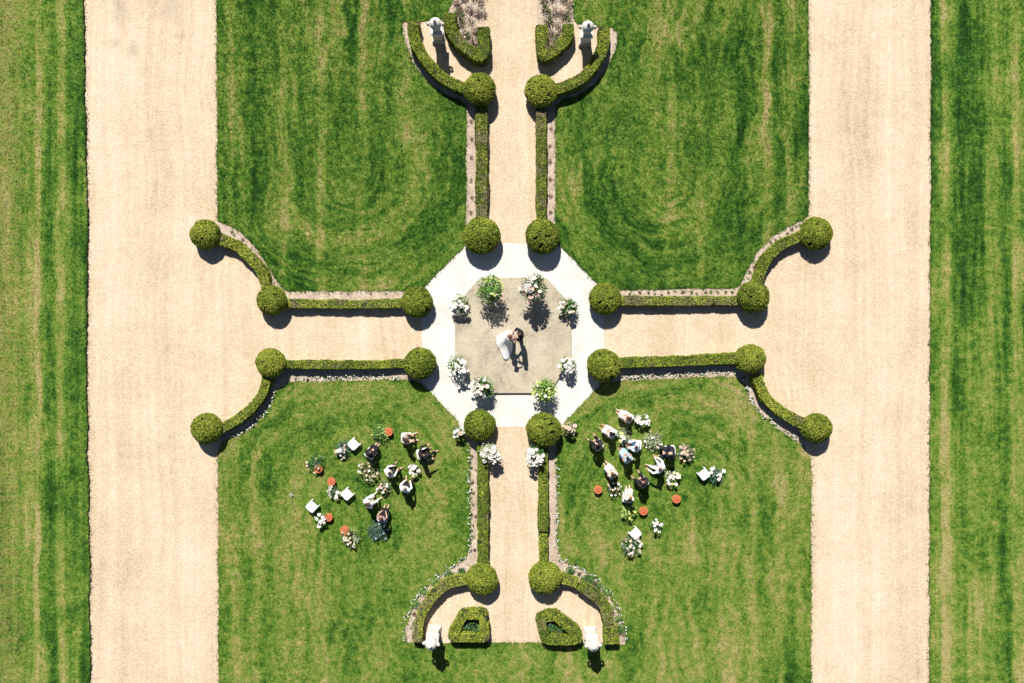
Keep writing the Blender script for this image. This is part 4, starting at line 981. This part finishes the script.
person(367.5, 456, head(8, -11), 'seated guest with long dark hair in black with pale shoes', dict(sweater='black', skirt='black', shoes='white'), 'long', 'dark', 0, True, arms='lap', reach=.50, spread=.07)
person(403.6, 440, head(12, -.5), 'seated guest with brown hair, taupe top and pale trousers', dict(top='taupe', trousers='tan', shoes='white'), 'long', 'brown', 0, True, arms='knees', reach=.46, spread=.15)
person(419.5, 456.5, head(1, -.28), 'seated guest all in black with one leg stretched out', dict(shirt='black', trousers='black', shoes='charcoal'), 'short', 'dark', 0, False, arms='out', feet=[(-.14, .38), (.10, .70)])
person(387.5, 474.5, head(8, -5.5), 'seated guest with dark hair in a grey shirt and dark trousers', dict(shirt='shirt', trousers='charcoal', shoes='grey'), 'short', 'dark', 0, False, arms='knees', reach=.44, spread=.16)
person(404, 491, head(.32, -1), 'seated blond guest in white shirt and dark trousers', dict(shirt='white', trousers='navy', shoes='grey'), 'short', 'blond', 2, False, arms='knees', reach=.46, spread=.15)
person(366, 505.5, head(.85, -.6), 'seated guest with long chestnut hair dressed in white', dict(sweater='white', trousers='white', shoes='white'), 'long', 'chestnut', 2, True, arms='one', feet=[(-.16, .44), (.20, .50)])
person(380, 521, head(.3, -1), 'seated guest with auburn bun in black beside pale blue blooms', dict(top='mauve', skirt='black', shoes='white'), 'bun', 'auburn', 0, True, arms='knees', reach=.48, spread=.09)
person(630.4, 419.3, head(-.87, -.5), 'seated guest in pale pink dress beside the big white bouquet', dict(dress='blush', shoes='palepink'), 'long', 'chestnut', 2, True, arms='lap', reach=.54, spread=.07)
person(613.5, 435, head(-.8, -.55), 'seated guest with black hair, pink skirt and white top', dict(top='white', skirt='blush', shoes='peach'), 'long', 'dark', 0, True, arms='lap', feet=[(-.14, .48), (.10, .48)])
person(599.5, 447.5, head(-.6, -.8), 'seated guest in charcoal suit, leftmost of the right group', dict(jacket='charcoal', trousers='black', shoes='grey'), 'short', 'dark', 0, False, arms='phone', feet=[(-.2, .42), (.18, .44)])
person(639.3, 447.5, head(-1, -.12), 'seated guest with dark hair in a pale blue shirt and blue trousers', dict(shirt='paleblue', trousers='sky', shoes='taupe'), 'short', 'dark', 1, False, arms='knees', reach=.46, spread=.10)
person(629.5, 460.5, head(-.6, -.82), 'seated guest in a light blue dress with bare arms and dark hair', dict(dress='sky', shoes='peach'), 'bun', 'dark', 1, True, arms='lap', reach=.54, spread=.06)
person(674, 453, head(-1, .1), 'seated large guest in navy suit with thinning hair', dict(jacket='navy', trousers='navy', shoes='black'), 'receding', 'greyhair', 0, False, arms='phone', reach=.42, spread=.15, size=1.18)
person(662.3, 470.5, head(-.75, -.65), 'seated guest in a white outfit with arms and legs spread wide', dict(shirt='white', trousers='white', shoes='peach'), 'short', 'auburn', 0, False, arms='out', feet=[(-.28, .46), (.26, .48)])
person(614, 476, head(-.55, -.83), 'seated guest with auburn hair in cream pink dress', dict(dress='palepink', shoes='mauve'), 'long', 'auburn', 2, True, arms='lap', reach=.50, spread=.08)
person(645.8, 485.3, head(-.65, -.75), 'seated guest with a white shirt front and dark plum jacket', dict(jacket='plum', trousers='charcoal', shoes='grey'), 'short', 'brown', 0, False, arms='phone', feet=[(-.22, .42), (.18, .44)])
person(630, 501.3, head(.1, -1), 'seated guest in white top, lowest of the right group', dict(top='white', skirt='palepink', shoes='white'), 'long', 'auburn', 2, True, arms='lap', reach=.46, spread=.08)

# the couple
gx, gy = W(521.0, 334.2, 1.7); bx, by = W(509.0, 336.8, 1.6)
hb = math.atan2(gy - by, gx - bx) - PI / 2
person(gx, gy, hb + PI, 'groom in a black suit holding the bride on the stone platform', dict(jacket='black', trousers='black', shoes='black'), 'short', 'brown', 0, False, 'standing', .92, 'embrace', lean=.02, group=' couple on the platform'.strip())
bride = person(bx, by, hb, 'bride in a white gown with a long train on the stone platform', dict(shoes='white'), 'bun', 'chestnut', 2, True, 'standing', .92, 'neck', lean=.03, group='couple on the platform')
m = MB(); n = 64; rings = 26; V = []; F = []
ca = math.atan2(-.62, -.78) - hb          # direction of the train in the bride's frame
for r in range(rings + 1):
    t = r / rings; z = 1.30 - 1.30 * t + .005
    for j in range(n):
        a = 2 * PI * j / n
        if t < .28:
            u = t / .28; rad = .135 - .045 * math.sin(PI * min(1, u * 1.1)) + .045 * u; ex = 0; rx, ry = rad * 1.1, rad * .9
        else:
            u = (t - .28) / .72; rad = .135 + .17 * u ** 1.1; rx = ry = rad
            ex = max(0, math.cos(a - ca)) ** 1.6 * (.44 * u ** 1.6) + max(0, math.cos(a - ca - .78)) ** 16 * .62 * u ** 3
            f = .022 * u * math.sin(11 * a + 2 * math.sin(3 * a)) + .012 * u * math.sin(23 * a); rx += f; ry += f
        V.append(((rx + ex) * math.cos(a), .0 + (ry + ex) * math.sin(a) + .01, z + (.0 if t < .97 else .0)))
for r in range(rings):
    for j in range(n): F.append([r * n + j, (r + 1) * n + j, (r + 1) * n + (j + 1) % n, r * n + (j + 1) % n])
m.addm(V, F); o = m.build('gown', M['f_white'], bride, True)
sol = o.modifiers.new('thick', 'SOLIDIFY'); sol.thickness = .008

# ------------------------------------------------------------------ camera, light, sky
cd = bpy.data.cameras.new('camera'); cam = bpy.data.objects.new('camera', cd); COL.objects.link(cam)
cam.location = (0, 0, D); cam.rotation_euler = (0, 0, 0); cd.sensor_width = 36; cd.lens = 36 * D / (1024 * S); cd.clip_end = 3000
scene.camera = cam
EL_, AZ = math.radians(47), math.radians(-11)      # azimuth from +Y, negative = towards -X
sd = bpy.data.lights.new('sun', 'SUN'); sd.energy = 5.0; sd.angle = math.radians(.53); sd.color = (1, .955, .88)
sun = bpy.data.objects.new('sun', sd); COL.objects.link(sun)
dirv = Vector((math.sin(AZ) * math.cos(EL_), math.cos(AZ) * math.cos(EL_), math.sin(EL_)))
sun.rotation_euler = dirv.to_track_quat('Z', 'Y').to_euler(); sun.location = dirv * 60
w = bpy.data.worlds.new('World'); scene.world = w; w.use_nodes = True
nt = w.node_tree; sky = nt.nodes.new('ShaderNodeTexSky'); sky.sky_type = 'NISHITA'; sky.sun_disc = False
sky.air_density = .6; sky.dust_density = .4; sky.sun_elevation = EL_; sky.sun_rotation = AZ
nt.links.new(sky.outputs[0], nt.nodes['Background'].inputs[0]); nt.nodes['Background'].inputs[1].default_value = .05
vs = scene.view_settings; vs.view_transform = 'Standard'; vs.look = 'None'; vs.gamma = 1; vs.use_curve_mapping = False; vs.exposure = .68
